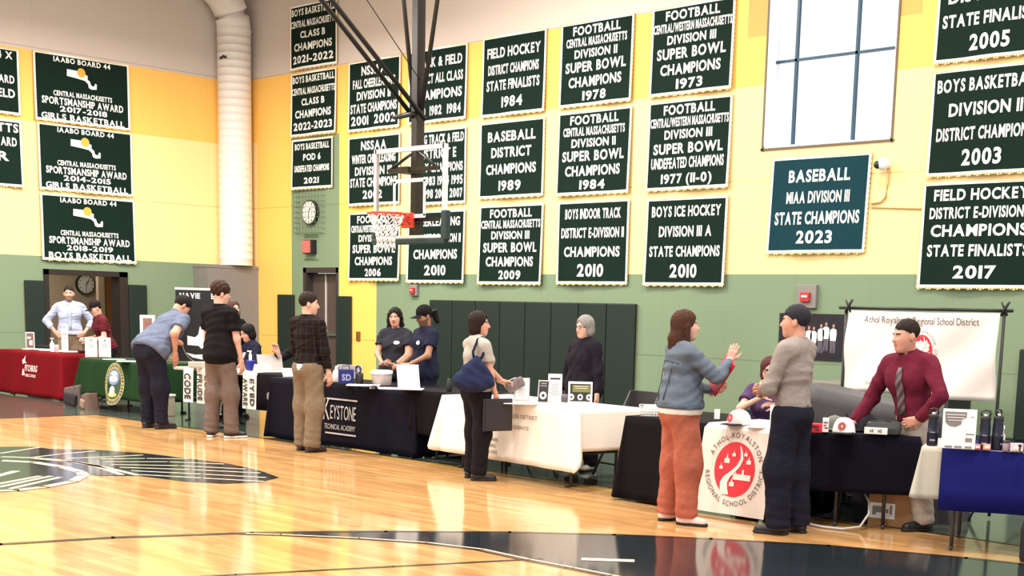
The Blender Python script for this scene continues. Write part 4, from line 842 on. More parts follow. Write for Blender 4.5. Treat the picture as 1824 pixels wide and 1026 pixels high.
M_CWH = mat('cap_white', (.84, .80, .78), .8); M_CBK = mat('cap_black', (.010, .009, .014), .8); M_CGY = mat('cap_grey', (.13, .125, .12), .8)
p = spot(1316, 758); cap(p, faceup(p)+R(-50), 'white cap with pink emblem and black visor on the district runner', M_CWH, M_CWH, M_CBK, M_REDINK)
# caps and goods on the black table at right
p = spot(1503, 773); cap(p, faceup(p)+R(-10), 'white fronted black cap with red badge in front of the caps', M_CWH, M_CBK, M_CBK, mat('brown_red_badge', (.36, .08, .05), .7), 1.0)
p = spot(1480, 767); cap((p[0], p[1]+.05, ZT), faceup(p)+R(35), 'grey cap left of the white fronted cap', M_CGY, M_CGY, M_CGY, None, .9)
p = spot(1532, 768); cap((p[0], p[1]+.06, ZT), faceup(p)+R(-60), 'black cap right of the white fronted cap', M_CBK, M_CBK, M_CBK, None, 1.12)
p = spot(1454, 771); t = thing('red_mug', 'bright red package at the left end of the caps', 'package', p, faceup(p)); MB().box((0, .03, .035), (.085, .06, .07), bev=.012).build('package_body', [M_REDINK], t); mb = MB(); mb.box((-.01, -.0015, .045), (.045, .003, .012)); mb.box((.005, -.0015, .024), (.03, .003, .009)); mb.build('package_print', [M_DKINK], t); t.name = 'package'
sign(1470, 770, 11, 26, 'little white and black card beside the red package', M_WFRM, M_PAPER, lambda t, fn, w_, h_: lines(t, fn, [(0, .62, .7, .07), (-.1, .42, .4, .07), (.1, .25, .5, .07)], M_DKINK), tilt=10, border=.06)
p = spot(1567, 775); t = thing('zip_pouch', 'dark grey pouch with white label under the maroon shirted man\'s hand', 'pouch', p, faceup(p)+R(-6)); MB().box((.02, .08, .05), (.26, .15, .10), bev=.045).build('pouch_body', [mat('charcoal_nylon', (.045, .048, .048), .6)], t); MB().box((-.03, -.0, .03), (.17, .012, .05), bev=.003).build('white_label', [M_PAPER], t)
mb = MB(); text(mb, 'AR', -.06, .018, .03, .025, fn=lambda x, z: (x, -.0075, z)); text(mb, 'HS', .0, .018, .03, .025, fn=lambda x, z: (x, -.0075, z)); mb.build('label_print', [M_DKINK], t); MB().tube([(-.08, .04, .1), (.02, .03, .105), (.13, .05, .09)], .004).build('zipper', [M_BLK], t)
# blue table
M_NVY = mat('navy_steel', (.010, .011, .028), .35, metal=.2)
def flask(px, py, rz, label, hpx=66):
    p = spot(px, py); s = ppm(p); h = hpx/s; t = thing('steel_flask', label, 'bottle', p, faceup(p)+rz)
    MB().lathe([(.036, 0), (.038, .008), (.038, h*.32), (.0385, h*.33), (.0385, h*.35), (.036, h*.36), (.036, h*.58), (.033, h*.65), (.032, h*.72)], n=22).build('flask_body', [M_NVY], t)
    MB().lathe([(.033, h*.72), (.034, h*.73), (.034, h*.82), (.028, h*.84)], n=22).build('cap', [M_BLK], t)
    MB().lathe([(.014, h*.84), (.014, h*.88), (.01, h*.89)], n=14).build('spout', [mat('silver_frame', (.55, .52, .52), .35)], t)
    MB().tube([(-.026, 0, h*.83), (-.032, 0, h*.9), (-.026, 0, h*.97), (0, 0, h*.99), (.026, 0, h*.97), (.03, 0, h*.9), (.026, 0, h*.83)], .006).build('carry_loop', [M_BLK], t)
    MB().box((0, -.0375, h*.15), (.035, .004, .012)).build('printed_mark', [mat('grey_print2', (.30, .30, .36), .5)], t); MB().box((0, -.0375, h*.36), (.03, .003, .006)).build('label_band', [mat('grey_print2', (.30, .30, .36), .5)], t)
flask(1660, 793, 0, 'dark steel flask at the left end of the blue table'); flask(1752, 800, 0, 'dark steel flask with upright loop right of the white display', 70); flask(1775, 801, R(60), 'dark steel flask with turned loop, rightmost of the three', 72)
def d9(t, fn, w_, h_):
    mb = MB(); mb.add([fn(*q) for q in [(-.44, .93), (.20, .93), (.20, .80), (.06, .74), (.05, .62), (-.12, .55), (-.30, .57), (-.42, .66)]], [tuple(range(8))]); mb.build('grey_badge', [mat('badge_grey', (.20, .18, .18), .6)], t)
    mb = MB(); f2 = lambda x, z: fn(x, z, .007); mb = None; lines(t, f2, [(-.12, .84, .56, .03), (-.12, .77, .5, .03), (-.13, .70, .42, .025)], mat('print_pale', (.55, .52, .52), .6), 'badge_lettering')
    lines(t, fn, [(.33, .36, .25, .03), (.30, .18, .2, .10), (-.28, .02, .22, .05), (0, .02, .22, .05), (.3, .02, .2, .05), (.36, .8, .1, .02)])
sign(1706, 799, 58, 70, 'white display board with a grey badge on the blue table', M_WFRM, M_PAPER, d9, tilt=3, border=.01)
for px, py, w_, h_, col, lab in ((1740, 800, .045, .035, (.6, .22, .2), 'small red packet right of the white display'), (1757, 801, .05, .04, (.75, .36, .25), 'small orange packet in front of the flasks'), (1810, 804, .085, .055, (.78, .55, .55), 'pale pink packet near the right edge of the blue table')):
    p = spot(px, py); t = thing('packet', lab, 'packet', p, faceup(p)+.2); MB().box((0, .0, h_/2), (w_, .035, h_), bev=.006).build('packet_body', [mat('packet_'+lab[:12], col, .5)], t); MB().box((0, -.0185, h_/2), (w_*.6, .003, h_*.4)).build('packet_label', [M_PAPER], t)
lathe_thing('small_jar', 1791, 803, None, 'little jar with dark lid right of the flasks', 'jar', [('jar_body', mat('cloudy_jar', (.3, .22, .26), .3), [(.02, 0), (.022, .005), (.022, .05), (.018, .055)]), ('lid', M_BLK, [(.023, .055), (.023, .068), (.018, .07)])])
lathe_thing('drop_bottle', 1784, 797, None, 'pale dropper bottle standing behind the flasks', 'bottle', [('bottle_body', mat('pale_bottle', (.68, .6, .48), .4), [(.018, 0), (.02, .005), (.02, .085), (.009, .10), (.009, .125)]), ('cap', M_WPL, [(.012, .125), (.012, .15), (.008, .152)])])
p = spot(1816, 806); t = thing('figurine', 'small black clip stand at the right edge of the blue table', 'stand', p); MB().lathe([(.02, 0), (.02, .006), (.006, .01), (.006, .035), (.014, .045), (.006, .055)], n=12).build('stand_body', [M_BLK], t); t.name = 'clip_stand'
# ---------------------------------------------------------------- backdrop with the district name
t = thing('backdrop', 'white district backdrop hung on a black tube stand behind the man in maroon', 'backdrop', (-5.665, 10.4, 0), 0)
for sx in (-.73, .71): MB().tube([(sx, .0, .02), (sx, .0, 1.68)], .014).build('stand_pole', [M_BLK], t)
for sx in (-.73, .71): mb = MB(); [mb.tube([(sx, 0, .35), (sx+.35*math.cos(a), .35*math.sin(a), .015)], .010) for a in (.5, 2.6, 4.7)]; mb.build('tripod_foot', [M_BLK], t)
MB().tube([(-.80, 0, 1.67), (.78, 0, 1.67)], .014).build('crossbar', [M_BLK], t)
for sx in (-.70, .72): mb = MB(); mb.tube([(sx-.03, -.01, 1.63), (sx+.0, -.02, 1.68), (sx+.035, -.02, 1.74)], .012); mb.tube([(sx+.02, -.01, 1.63), (sx-.01, -.02, 1.70), (sx-.03, -.02, 1.735)], .009); mb.build('spring_clamp', [M_BLK], t)
bw, bz0, bz1 = 1.39, .95, 1.648
def bfn(x, z, o=0.0):
    u = x/bw+.5; v = (z-bz0)/(bz1-bz0)
    return (x*(1-.012*(1-v)), -.035-.022*math.sin(5*u+3.5*v)-.014*math.sin(12*u-8*v)-o, z+.01*math.sin(math.pi*u*2)*(1-v)-.006*math.sin(math.pi*u)*v)
mb = MB(); nx, nz = 32, 18; vs = [bfn(-bw/2+bw*i/nx, bz0+(bz1-bz0)*j/nz) for j in range(nz+1) for i in range(nx+1)]
mb.add(vs, [(j*(nx+1)+i, j*(nx+1)+i+1, (j+1)*(nx+1)+i+1, (j+1)*(nx+1)+i) for j in range(nz) for i in range(nx)], 0, True)
o = mb.build('backdrop_sheet', [mat('white_vinyl', (.85, .78, .73), .4, var=.03)], t); md = o.modifiers.new('thickness', 'SOLIDIFY'); md.thickness = .002
mb = MB(); fz = lambda x, z: bfn(x, z, .004); text(mb, 'Athol Royalston Regional School District', -.0, 1.55, 1.06, .062, bold=False, fn=fz, gap=.07); mb.build('backdrop_lettering', [mat('grey_ink2', (.16, .13, .13), .6)], t)
mb = MB(); text(mb, 'TOWARD', -.42, 1.02, .11, .028, bold=False, fn=fz); text(mb, 'SUCCESS AND', -.05, 1.02, .3, .028, bold=False, fn=fz); text(mb, 'ALL', .17, 1.02, .05, .028, bold=False, fn=fz); mb.build('motto_lettering', [mat('grey_ink3', (.4, .34, .34), .6)], t)
emblem(lambda x, z, o=.004: bfn(x, z, o+.002), .02, 1.34, .10, .125, t)
# ---------------------------------------------------------------- chairs and goods on the floor
def chair(x, y, rz, label, m=None):
    m = m or mat('dark_chair_steel', (.022, .020, .022), .4); t = thing('folding_chair', label, 'chair', (x, y, 0), rz, 'folding chairs behind the tables')
    MB().box((0, 0, .44), (.40, .40, .03), bev=.012).build('seat', [m], t); MB().box((0, .21, .72), (.40, .022, .22), rot=Matrix.Rotation(R(-8), 3, 'X'), bev=.01).build('backrest', [m], t)
    for sx in (-1, 1):
        MB().tube([(sx*.21, -.24, .012), (sx*.21, .0, .42), (sx*.21, .22, .82)], .012).build('front_leg', [m], t); MB().tube([(sx*.19, .22, .012), (sx*.19, .02, .43)], .012).build('rear_leg', [m], t)
    mb = MB(); mb.tube([(-.21, -.17, .13), (.21, -.17, .13)], .009); mb.tube([(-.19, .16, .14), (.19, .16, .14)], .009); mb.build('crossbar', [m], t)
    return t
M_GCH = mat('grey_chair_steel', (.34, .31, .32), .35)
chair(-15.05, 10.92, R(0), 'dark folding chair under the seated woman with dark hair'); chair(-13.95, 10.72, R(8), 'dark folding chair beside the navy cloth under the gesturing person', M_GCH)
chair(-14.55, 10.62, R(4), 'grey legged folding chair pushed under the runner table', M_GCH)
chair(-8.55, 10.06, R(-8), 'dark folding chair pushed under the middle of the white table'); chair(-7.62, 9.62, R(-60), 'grey legged folding chair at the right end of the white table', M_GCH); chair(-9.55, 10.16, R(-6), 'dark folding chair pushed under the left part of the white table')
chair(-6.42, 10.02, R(4), 'dark folding chair under the person in purple'); chair(-7.15, 10.3, R(10), 'dark folding chair holding the black bag behind the black table')
chair(F8.w(.05, .42)[0], F8.w(.05, .42)[1], R(30), 'black folding chair pushed under the small cap table')
t = thing('tote_bag', 'low black bag lying on the chair behind the white table', 'bag', (-7.62, 10.28, .462), R(30)); t.location = (-7.15, 10.28, .462)
mb = MB(); mb.box((0, 0, .15), (.38, .28, .30), bev=.08); mb.build('bag_body', [M_CBK], t); MB().tube([(-.12, -.02, .28), (-.05, -.02, .36), (.05, -.02, .36), (.12, -.02, .28)], .012).build('bag_handle', [M_CBK], t)
# black cloth-covered gear standing between the backdrop and the tables
def lump(name, label, cat, x, y, rz, w_, d_, h_, m, seed, slope=0.0):
    rnd = random.Random(seed); t = thing(name, label, cat, (x, y, 0), rz); n = 40; mb = MB(); rows = []
    for j in range(9):
        tz = j/8; row = []
        for k in range(n):
            a = 2*math.pi*k/n; e = .32; cx = math.copysign(abs(math.cos(a))**e, math.cos(a)); cy = math.copysign(abs(math.sin(a))**e, math.sin(a))
            g = 1+.10*(1-tz)**2+.035*(1-tz)*math.sin(7*a+seed+2*tz)+.022*math.sin(13*a+6*tz)+.012*math.sin(23*a-5*tz)
            row.append((w_/2*cx*g, d_/2*cy*g, (h_+slope*cx*w_/2)*tz))
        rows.append(row)
    vs = [v for r_ in rows for v in r_]+[(0, 0, h_+.015)]
    mb.add(vs, [(j*n+k, j*n+(k+1) % n, (j+1)*n+(k+1) % n, (j+1)*n+k) for j in range(8) for k in range(n)]+[(8*n+k, 8*n+(k+1) % n, 9*n) for k in range(n)], 0, True)
    mb.build('cover', [m], t); return t
M_TARP = mat('charcoal_cover', (.040, .038, .043), .55, var=.2, bump=.5, bscale=7)
lump('covered_equipment', 'charcoal cover draped over equipment below the white backdrop', 'covered equipment', -5.72, 9.95, R(0), 1.35, .42, .93, M_TARP, 3, -.14)
lump('covered_equipment', 'black draped box behind the white cap on the district runner', 'covered equipment', -6.95, 11.3, R(5), 1.15, .5, .84, M_CB, 5, 0)
t = thing('folding_table', 'bare folding table by the wall behind the person in purple', 'table', (-9.0, 15.9, 0), 0); MB().box((0, 0, .72), (2.4, .75, .05), bev=.012).build('tabletop', [mat('grey_tabletop_far', (.2, .19, .16), .5)], t)
for sx in (-1, 1): MB().box((sx*.9, 0, .35), (.05, .6, .7)).build('leg_frame', [M_LEG], t)
# cardboard box under the right tables
q = G(1620, 942); t = thing('cardboard_box', 'brown cardboard box on the floor left of the blue table', 'box', (q[0], q[1], 0), R(14)); bl_, bd_, bh_ = .42, .5, .33
# corner of the box nearest the camera is the origin; the two seen sides run back left and back right
rtl = Matrix.Rotation(R(0), 3, 'Z')
MB().box((-.13, .19, bh_/2), (.40, .38, bh_), bev=.004).build('carton', [M_CARD], t)
MB().box((-.22, -.002, .12), (.20, .004, .12)).build('shipping_label', [M_PAPER], t)
mb = MB()
for k, (x, w_) in enumerate(((-.28, .03), (-.24, .05), (-.18, .02), (-.15, .018))): mb.box((x, -.005, .12+.01*(k % 2)), (w_, .003, .07-.02*(k % 3)))
mb.build('label_print', [M_INK], t)
MB().box((.072, .19, .15), (.004, .385, .045)).build('tape_band', [M_TAPE], t); MB().box((-.13, .19, bh_+.001), (.40, .05, .004)).build('tape_strip', [M_TAPE], t)
p = (q[0]-.10, q[1]+.06, bh_+.003); t = thing('plastic_wrap', 'crumpled clear plastic wrap on the cardboard box', 'plastic wrap', p, .4); mb = MB(); rr = random.Random(4); vs = []
for j in range(7):
    for i in range(9): vs.append((-.13+.26*i/8+rr.uniform(-.012, .012), -.07+.14*j/6+rr.uniform(-.012, .012), max(.0, .07*math.sin(math.pi*i/8)*math.sin(math.pi*j/6)+rr.uniform(-.01, .025))))
mb.add(vs, [(j*9+i, j*9+i+1, (j+1)*9+i+1, (j+1)*9+i) for j in range(6) for i in range(8)]); o = mb.build('wrap_sheet', [mat('clear_wrap', (.55, .53, .55), .12, alpha=.55, spec=.8)], t)
# white cord by the black chair, bags under the left tables
q = G(1500, 945); t = tag(MB().tube([(-.55, .20, .012), (-.35, .02, .012), (-.15, -.03, .012), (0, .0, .012), (.09, .10, .03), (.10, .2, .12), (.05, .28, .2), (-.02, .32, .26)], .009).build('power_cord', [mat('white_cord', (.6, .56, .54), .5)], None, (q[0], q[1], 0)), 'white cord looping on the floor under the cap table', 'cord')
t = thing('equipment_case', 'black case on the floor under the blue table at the right edge', 'case', (-3.62, 8.98, 0), R(22)); MB().box((0, 0, .13), (.75, .42, .26), bev=.03).build('case_body', [M_BLK], t); MB().tube([(-.1, -.215, .2), (-.08, -.25, .2), (.08, -.25, .2), (.1, -.215, .2)], .012).build('case_handle', [M_LEG], t)
def backpack(x, y, rz, label, m1, m2, s=1.0):
    t = lump('backpack', label, 'bag', x, y, rz, .34*s, .26*s, .30*s, m1, 8, .2); MB().box((0, -.145*s, .11*s), (.24*s, .07*s, .17*s), rot=Matrix.Rotation(.15, 3, 'Y'), bev=.03*s).build('front_pocket', [m2], t); MB().tube([(-.06*s, .02, .32*s), (-.04*s, .02, .38*s), (.04*s, .02, .38*s), (.06*s, .02, .32*s)], .01).build('grab_handle', [M_BLK], t)
M_PAT = mat('patterned_fabric', (.10, .07, .065), .8, var=.9, scale=28)
q = G(128, 724); backpack(q[0], q[1]+.1, .3, 'dark patterned backpack on the floor between red and green tables', M_PAT, mat('dark_fabric', (.02, .016, .018), .8)); q = G(150, 728); backpack(q[0]+.08, q[1]+.05, -.2, 'brown bag on the floor under the green table', mat('brown_fabric', (.16, .09, .07), .8), mat('tan_fabric', (.28, .18, .14), .8), .72)
q = G(264, 742); t = thing('storage_box', 'pale storage box on the floor below the right end of the green table', 'box', (q[0]-.05, q[1]+.22, 0), 0); MB().box((0, 0, .14), (.34, .26, .28), bev=.01).build('box_body', [mat('cream_box', (.42, .36, .28), .6)], t); MB().box((0, 0, .29), (.36, .28, .03), bev=.008).build('lid', [M_PAPER], t)
q = G(490, 772); t = thing('storage_box', 'small yellow box on the floor under the runner table', 'box', (q[0], q[1]+.35, 0), .1); MB().box((0, 0, .07), (.16, .16, .14), bev=.008).build('box_body', [mat('yellow_box', (.70, .46, .10), .6)], t); MB().box((0, 0, .146), (.165, .165, .016), bev=.004).build('lid', [mat('cream_lid', (.7, .55, .3), .6)], t)
q = G(353, 765); t = thing('extension_reel', 'black cord with white plug end on the floor under the runner table', 'cord', (q[0], q[1]+.3, 0)); MB().tube([(.15*math.cos(a)+.02*a/6, .10*math.sin(a), .015+.002*a) for a in [k*.5 for k in range(26)]], .012).build('cord_loop', [M_BLK], t); MB().box((.02, -.08, .03), (.10, .05, .05), bev=.01).build('plug_block', [M_WPL], t)
# ================================================================ people: one smooth surface per body, grown from a signed distance field
def cone(P, a, b, ra, rb):
    a = np.asarray(a, np.float32); b = np.asarray(b, np.float32); d = b-a; L = float(d@d)+1e-9
    q = P-a; t = np.clip((q@d)/L, 0, 1); e = q-t[:, None]*d
    return np.sqrt((e*e).sum(1))-(ra+(rb-ra)*t)
def ellip(P, c, r, M=None):
    q = P-np.asarray(c, np.float32)
    if M is not None: q = q@np.asarray(M, np.float32)
    r = np.asarray(r, np.float32); k0 = np.sqrt(((q/r)**2).sum(1)); k1 = np.sqrt(((q/(r*r))**2).sum(1))+1e-9
    return k0*(k0-1)/k1
def smin(a, b, k):
    h = np.clip(.5+.5*(b-a)/k, 0, 1); return b+(a-b)*h-k*h*(1-h)
def smax(a, b, k): return -smin(-a, -b, k)
def union(ds, k):
    r = ds[0]
    for d in ds[1:]: r = smin(r, d, k)
    return r
def surface_nets(fn, lo, hi, h):
    lo = np.asarray(lo, np.float32); n = np.maximum(4, np.ceil((np.asarray(hi)-lo)/h).astype(int)+1)
    ax = [lo[i]+h*np.arange(n[i], dtype=np.float32) for i in range(3)]
    X, Y, Z = np.meshgrid(*ax, indexing='ij'); P = np.stack([X.ravel(), Y.ravel(), Z.ravel()], 1)
    V = fn(P).reshape(n).astype(np.float32)
    V[0] = V[-1] = np.maximum(V[0], h); V[0] = np.maximum(V[0], h); V[-1] = np.maximum(V[-1], h)
    V[:, 0] = np.maximum(V[:, 0], h); V[:, -1] = np.maximum(V[:, -1], h); V[:, :, 0] = np.maximum(V[:, :, 0], h); V[:, :, -1] = np.maximum(V[:, :, -1], h)
    S = V < 0; cs = tuple(k-1 for k in n)
    acc = np.zeros(cs+(3,), np.float32); cnt = np.zeros(cs, np.float32)
    for axis in range(3):
        sl0 = [slice(None)]*3; sl1 = [slice(None)]*3; sl0[axis] = slice(0, -1); sl1[axis] = slice(1, None)
        a = V[tuple(sl0)]; b = V[tuple(sl1)]; cr_ = (a < 0) != (b < 0)
        t = np.where(cr_, a/(a-b+1e-12), 0)
        o1, o2 = [k for k in range(3) if k != axis]
        for i in (0, 1):
            for j in (0, 1):
                s = [slice(None)]*3; s[axis] = slice(0, cs[axis]); s[o1] = slice(i, i+cs[o1]); s[o2] = slice(j, j+cs[o2])
                c = cr_[tuple(s)]; tt = t[tuple(s)]
                acc[..., axis] += np.where(c, tt, 0); acc[..., o1] += np.where(c, float(i), 0); acc[..., o2] += np.where(c, float(j), 0); cnt += c
    act = cnt > 0; idx = -np.ones(cs, np.int64); idx[act] = np.arange(int(act.sum()))
    ii = np.argwhere(act); verts = lo+h*(ii+acc[act]/cnt[act][:, None])
    faces = []
    for axis in range(3):
        o1, o2 = [(1, 2), (2, 0), (0, 1)][axis]
        s0 = [slice(None)]*3; s1 = [slice(None)]*3; s0[axis] = slice(0, -1); s1[axis] = slice(1, None)
        a = S[tuple(s0)]; b = S[tuple(s1)]; e = np.argwhere(a != b)
        e = e[(e[:, o1] > 0) & (e[:, o2] > 0) & (e[:, o1] < n[o1]-1) & (e[:, o2] < n[o2]-1)]
        if not len(e): continue
        fl_ = a[e[:, 0], e[:, 1], e[:, 2]]
        def cell(d1, d2):
            q = e.copy(); q[:, o1] -= d1; q[:, o2] -= d2; return idx[q[:, 0], q[:, 1], q[:, 2]]
        q = np.stack([cell(1, 1), cell(0, 1), cell(0, 0), cell(1, 0)], 1)
        q[~fl_] = q[~fl_][:, ::-1]; faces.append(q)
    F = np.concatenate(faces) if faces else np.zeros((0, 4), np.int64)
    return verts, F
def mesh_obj(name, pieces, mats, parent=None, matfn=None):
    vs = []; fs = []; ms = []; off = 0
    for v, f, m_ in pieces:
        vs.append(v); fs.append(f+off); ms.append(np.full(len(f), m_, np.int32)); off += len(v)
    v = np.concatenate(vs); f = np.concatenate(fs); m_ = np.concatenate(ms)
    if matfn is not None: m_ = matfn(v[f].mean(1), m_)
    me = bpy.data.meshes.new(name); me.vertices.add(len(v)); me.vertices.foreach_set('co', v.astype(np.float32).ravel())
    me.loops.add(len(f)*4); me.loops.foreach_set('vertex_index', f.astype(np.int32).ravel()); me.polygons.add(len(f)); me.polygons.foreach_set('loop_start', np.arange(len(f), dtype=np.int32)*4)
    for q in mats: me.materials.append(q)
    me.polygons.foreach_set('material_index', m_.astype(np.int32)); me.polygons.foreach_set('use_smooth', np.ones(len(f), bool)); me.update(calc_edges=True); me.validate()
    o = bpy.data.objects.new(name, me); COL.objects.link(o)
    if parent is not None: o.parent = parent
    return o
def sphere_piece(c, r, mi, n=10, m=8):
    mb = MB(); mb.sphere(c, r, n, m); f = [q if len(q) == 4 else list(q)+[q[-1]] for q in mb.f]
    f = [q for q in f]
    return np.array(mb.v), f, mi
def ik(a, c, l1, l2, pole):
    a = np.asarray(a, float); c = np.asarray(c, float); d = c-a; L = np.linalg.norm(d); mx = (l1+l2)*.998
    if L > mx: c = a+d*mx/L; d = c-a; L = mx
    u = d/L; x = (l1*l1-l2*l2+L*L)/(2*L); hgt = math.sqrt(max(0, l1*l1-x*x)); p = np.asarray(pole, float); p = p-u*(p@u); p /= np.linalg.norm(p)+1e-9
    return a+u*x+p*hgt, c
def rotm(rx=0, ry=0, rz=0):
    cx, sx, cy, sy, cz, sz = math.cos(rx), math.sin(rx), math.cos(ry), math.sin(ry), math.cos(rz), math.sin(rz)
    X_ = np.array([[1, 0, 0], [0, cx, -sx], [0, sx, cx]]); Y_ = np.array([[cy, 0, sy], [0, 1, 0], [-sy, 0, cy]]); Z_ = np.array([[cz, -sz, 0], [sz, cz, 0], [0, 0, 1]])
    return Z_@Y_@X_
SKIN = {}
def skin(name, c): return mat('skin_'+name, c, .5, var=.08, scale=20, spec=.35)
def fabric(name, c, **k): return mat(name, c, .85, var=.2, scale=9, bump=.55, bscale=12, bdist=.03, spec=.10, **k)
M_EYE = mat('eye_white', (.6, .57, .54), .3); M_IRIS = mat('eye_dark', (.03, .018, .012), .25)
def hand_sdf(P, W, f, n, sd, sc, curl, thumb=.6):
    # W wrist, f along the palm, n out of the palm, sd towards the thumb; five separate fingers
    K = []
    for j, (sp, ln) in enumerate(((.030, .074), (.010, .083), (-.010, .078), (-.029, .062))):
        K.append((W+f*.088*sc+sd*sp*sc-f*abs(j-1)*.004*sc, ln*sc))
    palm = union([cone(P, W+sd*.016*sc*(1.5-j)/1.5, K[j][0], .019*sc, .0125*sc) for j in range(4)], .016*sc)
    d = smin(cone(P, W-f*.05*sc, W, .027*sc, .024*sc), palm, .02*sc)
    for j, (k, ln) in enumerate(K):
        a = R(curl[j] if isinstance(curl, (list, tuple)) else curl); p = k; ang = 0
        for i, (fr_l, r1, r2) in enumerate(((.44, .0098, .0088), (.31, .0088, .008), (.25, .008, .0066))):
            ang += a*(.7 if i == 0 else 1.0); dr_ = f*math.cos(ang)+n*math.sin(ang)+sd*(.045*(1.5-j))*(1 if curl != 0 else 1.6); dr_ = dr_/np.linalg.norm(dr_)
            q = p+dr_*ln*fr_l; d = smin(d, cone(P, p, q, r1*sc, r2*sc), .005*sc); p = q
    t0 = W+f*.022*sc+sd*.022*sc; d1 = sd*.75+f*.55+n*thumb*.6; d1 /= np.linalg.norm(d1); t1 = t0+d1*.042*sc; d2_ = f*.85+sd*.35+n*thumb; d2_ /= np.linalg.norm(d2_); t2 = t1+d2_*.032*sc; t3 = t2+d2_*.024*sc
    d = smin(d, union([cone(P, t0, t1, .016*sc, .0125*sc), cone(P, t1, t2, .0118*sc, .0105*sc), cone(P, t2, t3, .0105*sc, .008*sc)], .006*sc), .012*sc)
    return d
def person(px_xy, face, label, H=1.72, fem=False, fat=1.0, lean=0, side=0, twist=0, head=(0, 0, 0), ph=None, feet=None, arms=None, hands=None, skin_c=(.48, .25, .17), shirt=None, sleeve='short', hem=.04, trousers=None, cuff=.05, wide=1.10, shoes=(.012, .011, .012), sole=None, hair=None, hair_c=(.02, .012, .008), capc=None, belt=None, seated=False, collar=True, extra=None, legs_seen=True, beard=False, pelvis_off=(0, 0), elbows=None, over=None, jacket_len=0, glasses=False, neck_open=0.0, lg=1.0):
    x, y = px_xy[:2]; z_ = px_xy[2] if len(px_xy) > 2 else 0
    s = H/1.75; va = math.atan2(y, x)-math.pi/2             # bearing of image-right at this spot
    rz = va+R(face)-math.pi/2
    sk = skin(label[:24], skin_c); V = lambda *a: np.array(a, float)
    p = V(pelvis_off[0], pelvis_off[1], (ph if ph is not None else .93*s))
    Rs = rotm(-R(lean), R(side), 0); Rt = Rs@rotm(0, 0, R(twist)); u = Rs[:, 2]
    S = lambda a, b, c: p+Rs@V(a*s, b*s, c*s)               # spine frame
    T_ = lambda a, b, c: p+Rt@V(a*s, b*s, c*s)              # twisted chest frame
    sw = (.160 if fem else .178)*(1+.3*(fat-1)); hw = .088
    shL = [T_(sg*sw, -.005, .485) for sg in (-1, 1)]         # index 0 = left (-x), 1 = right (+x)
    neck0 = T_(0, -.01, .53); hd = head; Rh = rotm(0, 0, R(twist))@rotm(R(hd[1])-R(lean)*.55, R(hd[2]), R(hd[0])) if not seated or True else None
    nd = (u*.6+V(0, 0, 1)*.4); nd /= np.linalg.norm(nd); hs = .98*s if not fem else .97*s
    hc = neck0+nd*.165*s+(Rt@V(0, .03, 0))*s
    hips = [p+rotm(0, 0, 0)@V(sg*hw*s, 0, -.02*s) for sg in (-1, 1)]
    if feet is None: feet = [(-.11, -.02, 8), (.11, .04, -8)]
    lgs = lg; ank = [V(f_[0], f_[1], .085*s) if len(f_) < 4 else V(f_[0], f_[1], f_[3]) for f_ in feet]
    knees = []
    for i in (0, 1):
        L_ = np.linalg.norm(hips[i]-ank[i]); lgs = L_*1.004/(.845*s) if (not seated and L_ > .9*.845*s*lg) else lg
        k, a = ik(hips[i], ank[i], .425*s*lgs, .42*s*lgs, V((-.15, .15)[i], 1, .25 if seated else 0)); knees.append(k); ank[i] = a
    lu, lf = .295*s, .255*s
    if arms is None: arms = [V(-.24, .03, .83), V(.24, .03, .83)]
    el = []; wr = []
    for i in (0, 1):
        t = np.asarray(arms[i], float)*V(s, s, s) if True else arms[i]
        pole = V((-.5, .5)[i], -1, -.2) if not elbows or elbows[i] is None else np.asarray(elbows[i], float)
        e, w_ = ik(shL[i], t, lu, lf, pole); el.append(e); wr.append(w_)
    fm = .92 if fem else 1.0
    def torso(P, g, gb=0.0):
        k = .07*s; f_ = fat
        d = [ellip(P, S(0, .0, .02), V(.170*(1.06 if fem else 1)*f_**.7+g+gb, .118*f_+g+gb, .15+g*.5)*s, Rs), ellip(P, S(0, .012*f_, .18), V((.148 if not fem else .135)*f_+g, .108*f_+g, .17)*s, Rs), ellip(P, T_(0, .0, .36), V(.165*f_**.8*fm+g, .112*f_**.8+g, .19)*s, Rt),
             cone(P, shL[0]-(shL[0]-neck0)*.1, shL[1]-(shL[1]-neck0)*.1, (.058+g)*s, (.058+g)*s), cone(P, T_(-.11, -.02, .495), neck0, (.045+g)*s, (.052+g*.6)*s), cone(P, T_(.11, -.02, .495), neck0, (.045+g)*s, (.052+g*.6)*s)]
        if fem: d += [ellip(P, T_(sg*.07, .085, .33), V(.07+g, .065+g, .075)*s*(f_**.5), Rt) for sg in (-1, 1)]
        else: d += [ellip(P, T_(sg*.075, .065, .37), V(.085+g, .06+g, .08)*s, Rt) for sg in (-1, 1)]
        return union(d, k)
    def arm(P, i, g, upto=1.0, fore=True, ge=0.0):
        a = cone(P, shL[i], shL[i]+(el[i]-shL[i])*upto, (.052*fat**.6*fm+g)*s, (.041*fat**.6*fm+g+ge)*s)
        if fore: a = smin(a, cone(P, el[i], el[i]+(wr[i]-el[i])*(fore if fore is not True else 1), (.040*fm*fat**.5+g)*s, (.027*fm+g+(ge if fore is not True else 0))*s), .03*s)
        return a
    def leg(P, i, g, ga, k0=1.0):
        th = cone(P, hips[i], knees[i], (.084*fat**.7+g)*s, (.058*fat**.5+g)*s); sh = smin(cone(P, knees[i], ank[i], (.056*fat**.5+g)*s, (.040+ga)*s), ellip(P, knees[i]*.68+ank[i]*.32+V(0, -.02, 0)*s, V(.05+g, .052+g, .12)*s), .04*s)
        return smin(th, sh, .05*s)
    # ---- body
    hm = Rh; HP = lambda a, b, c: hc+hm@V(a*hs, b*hs, c*hs)
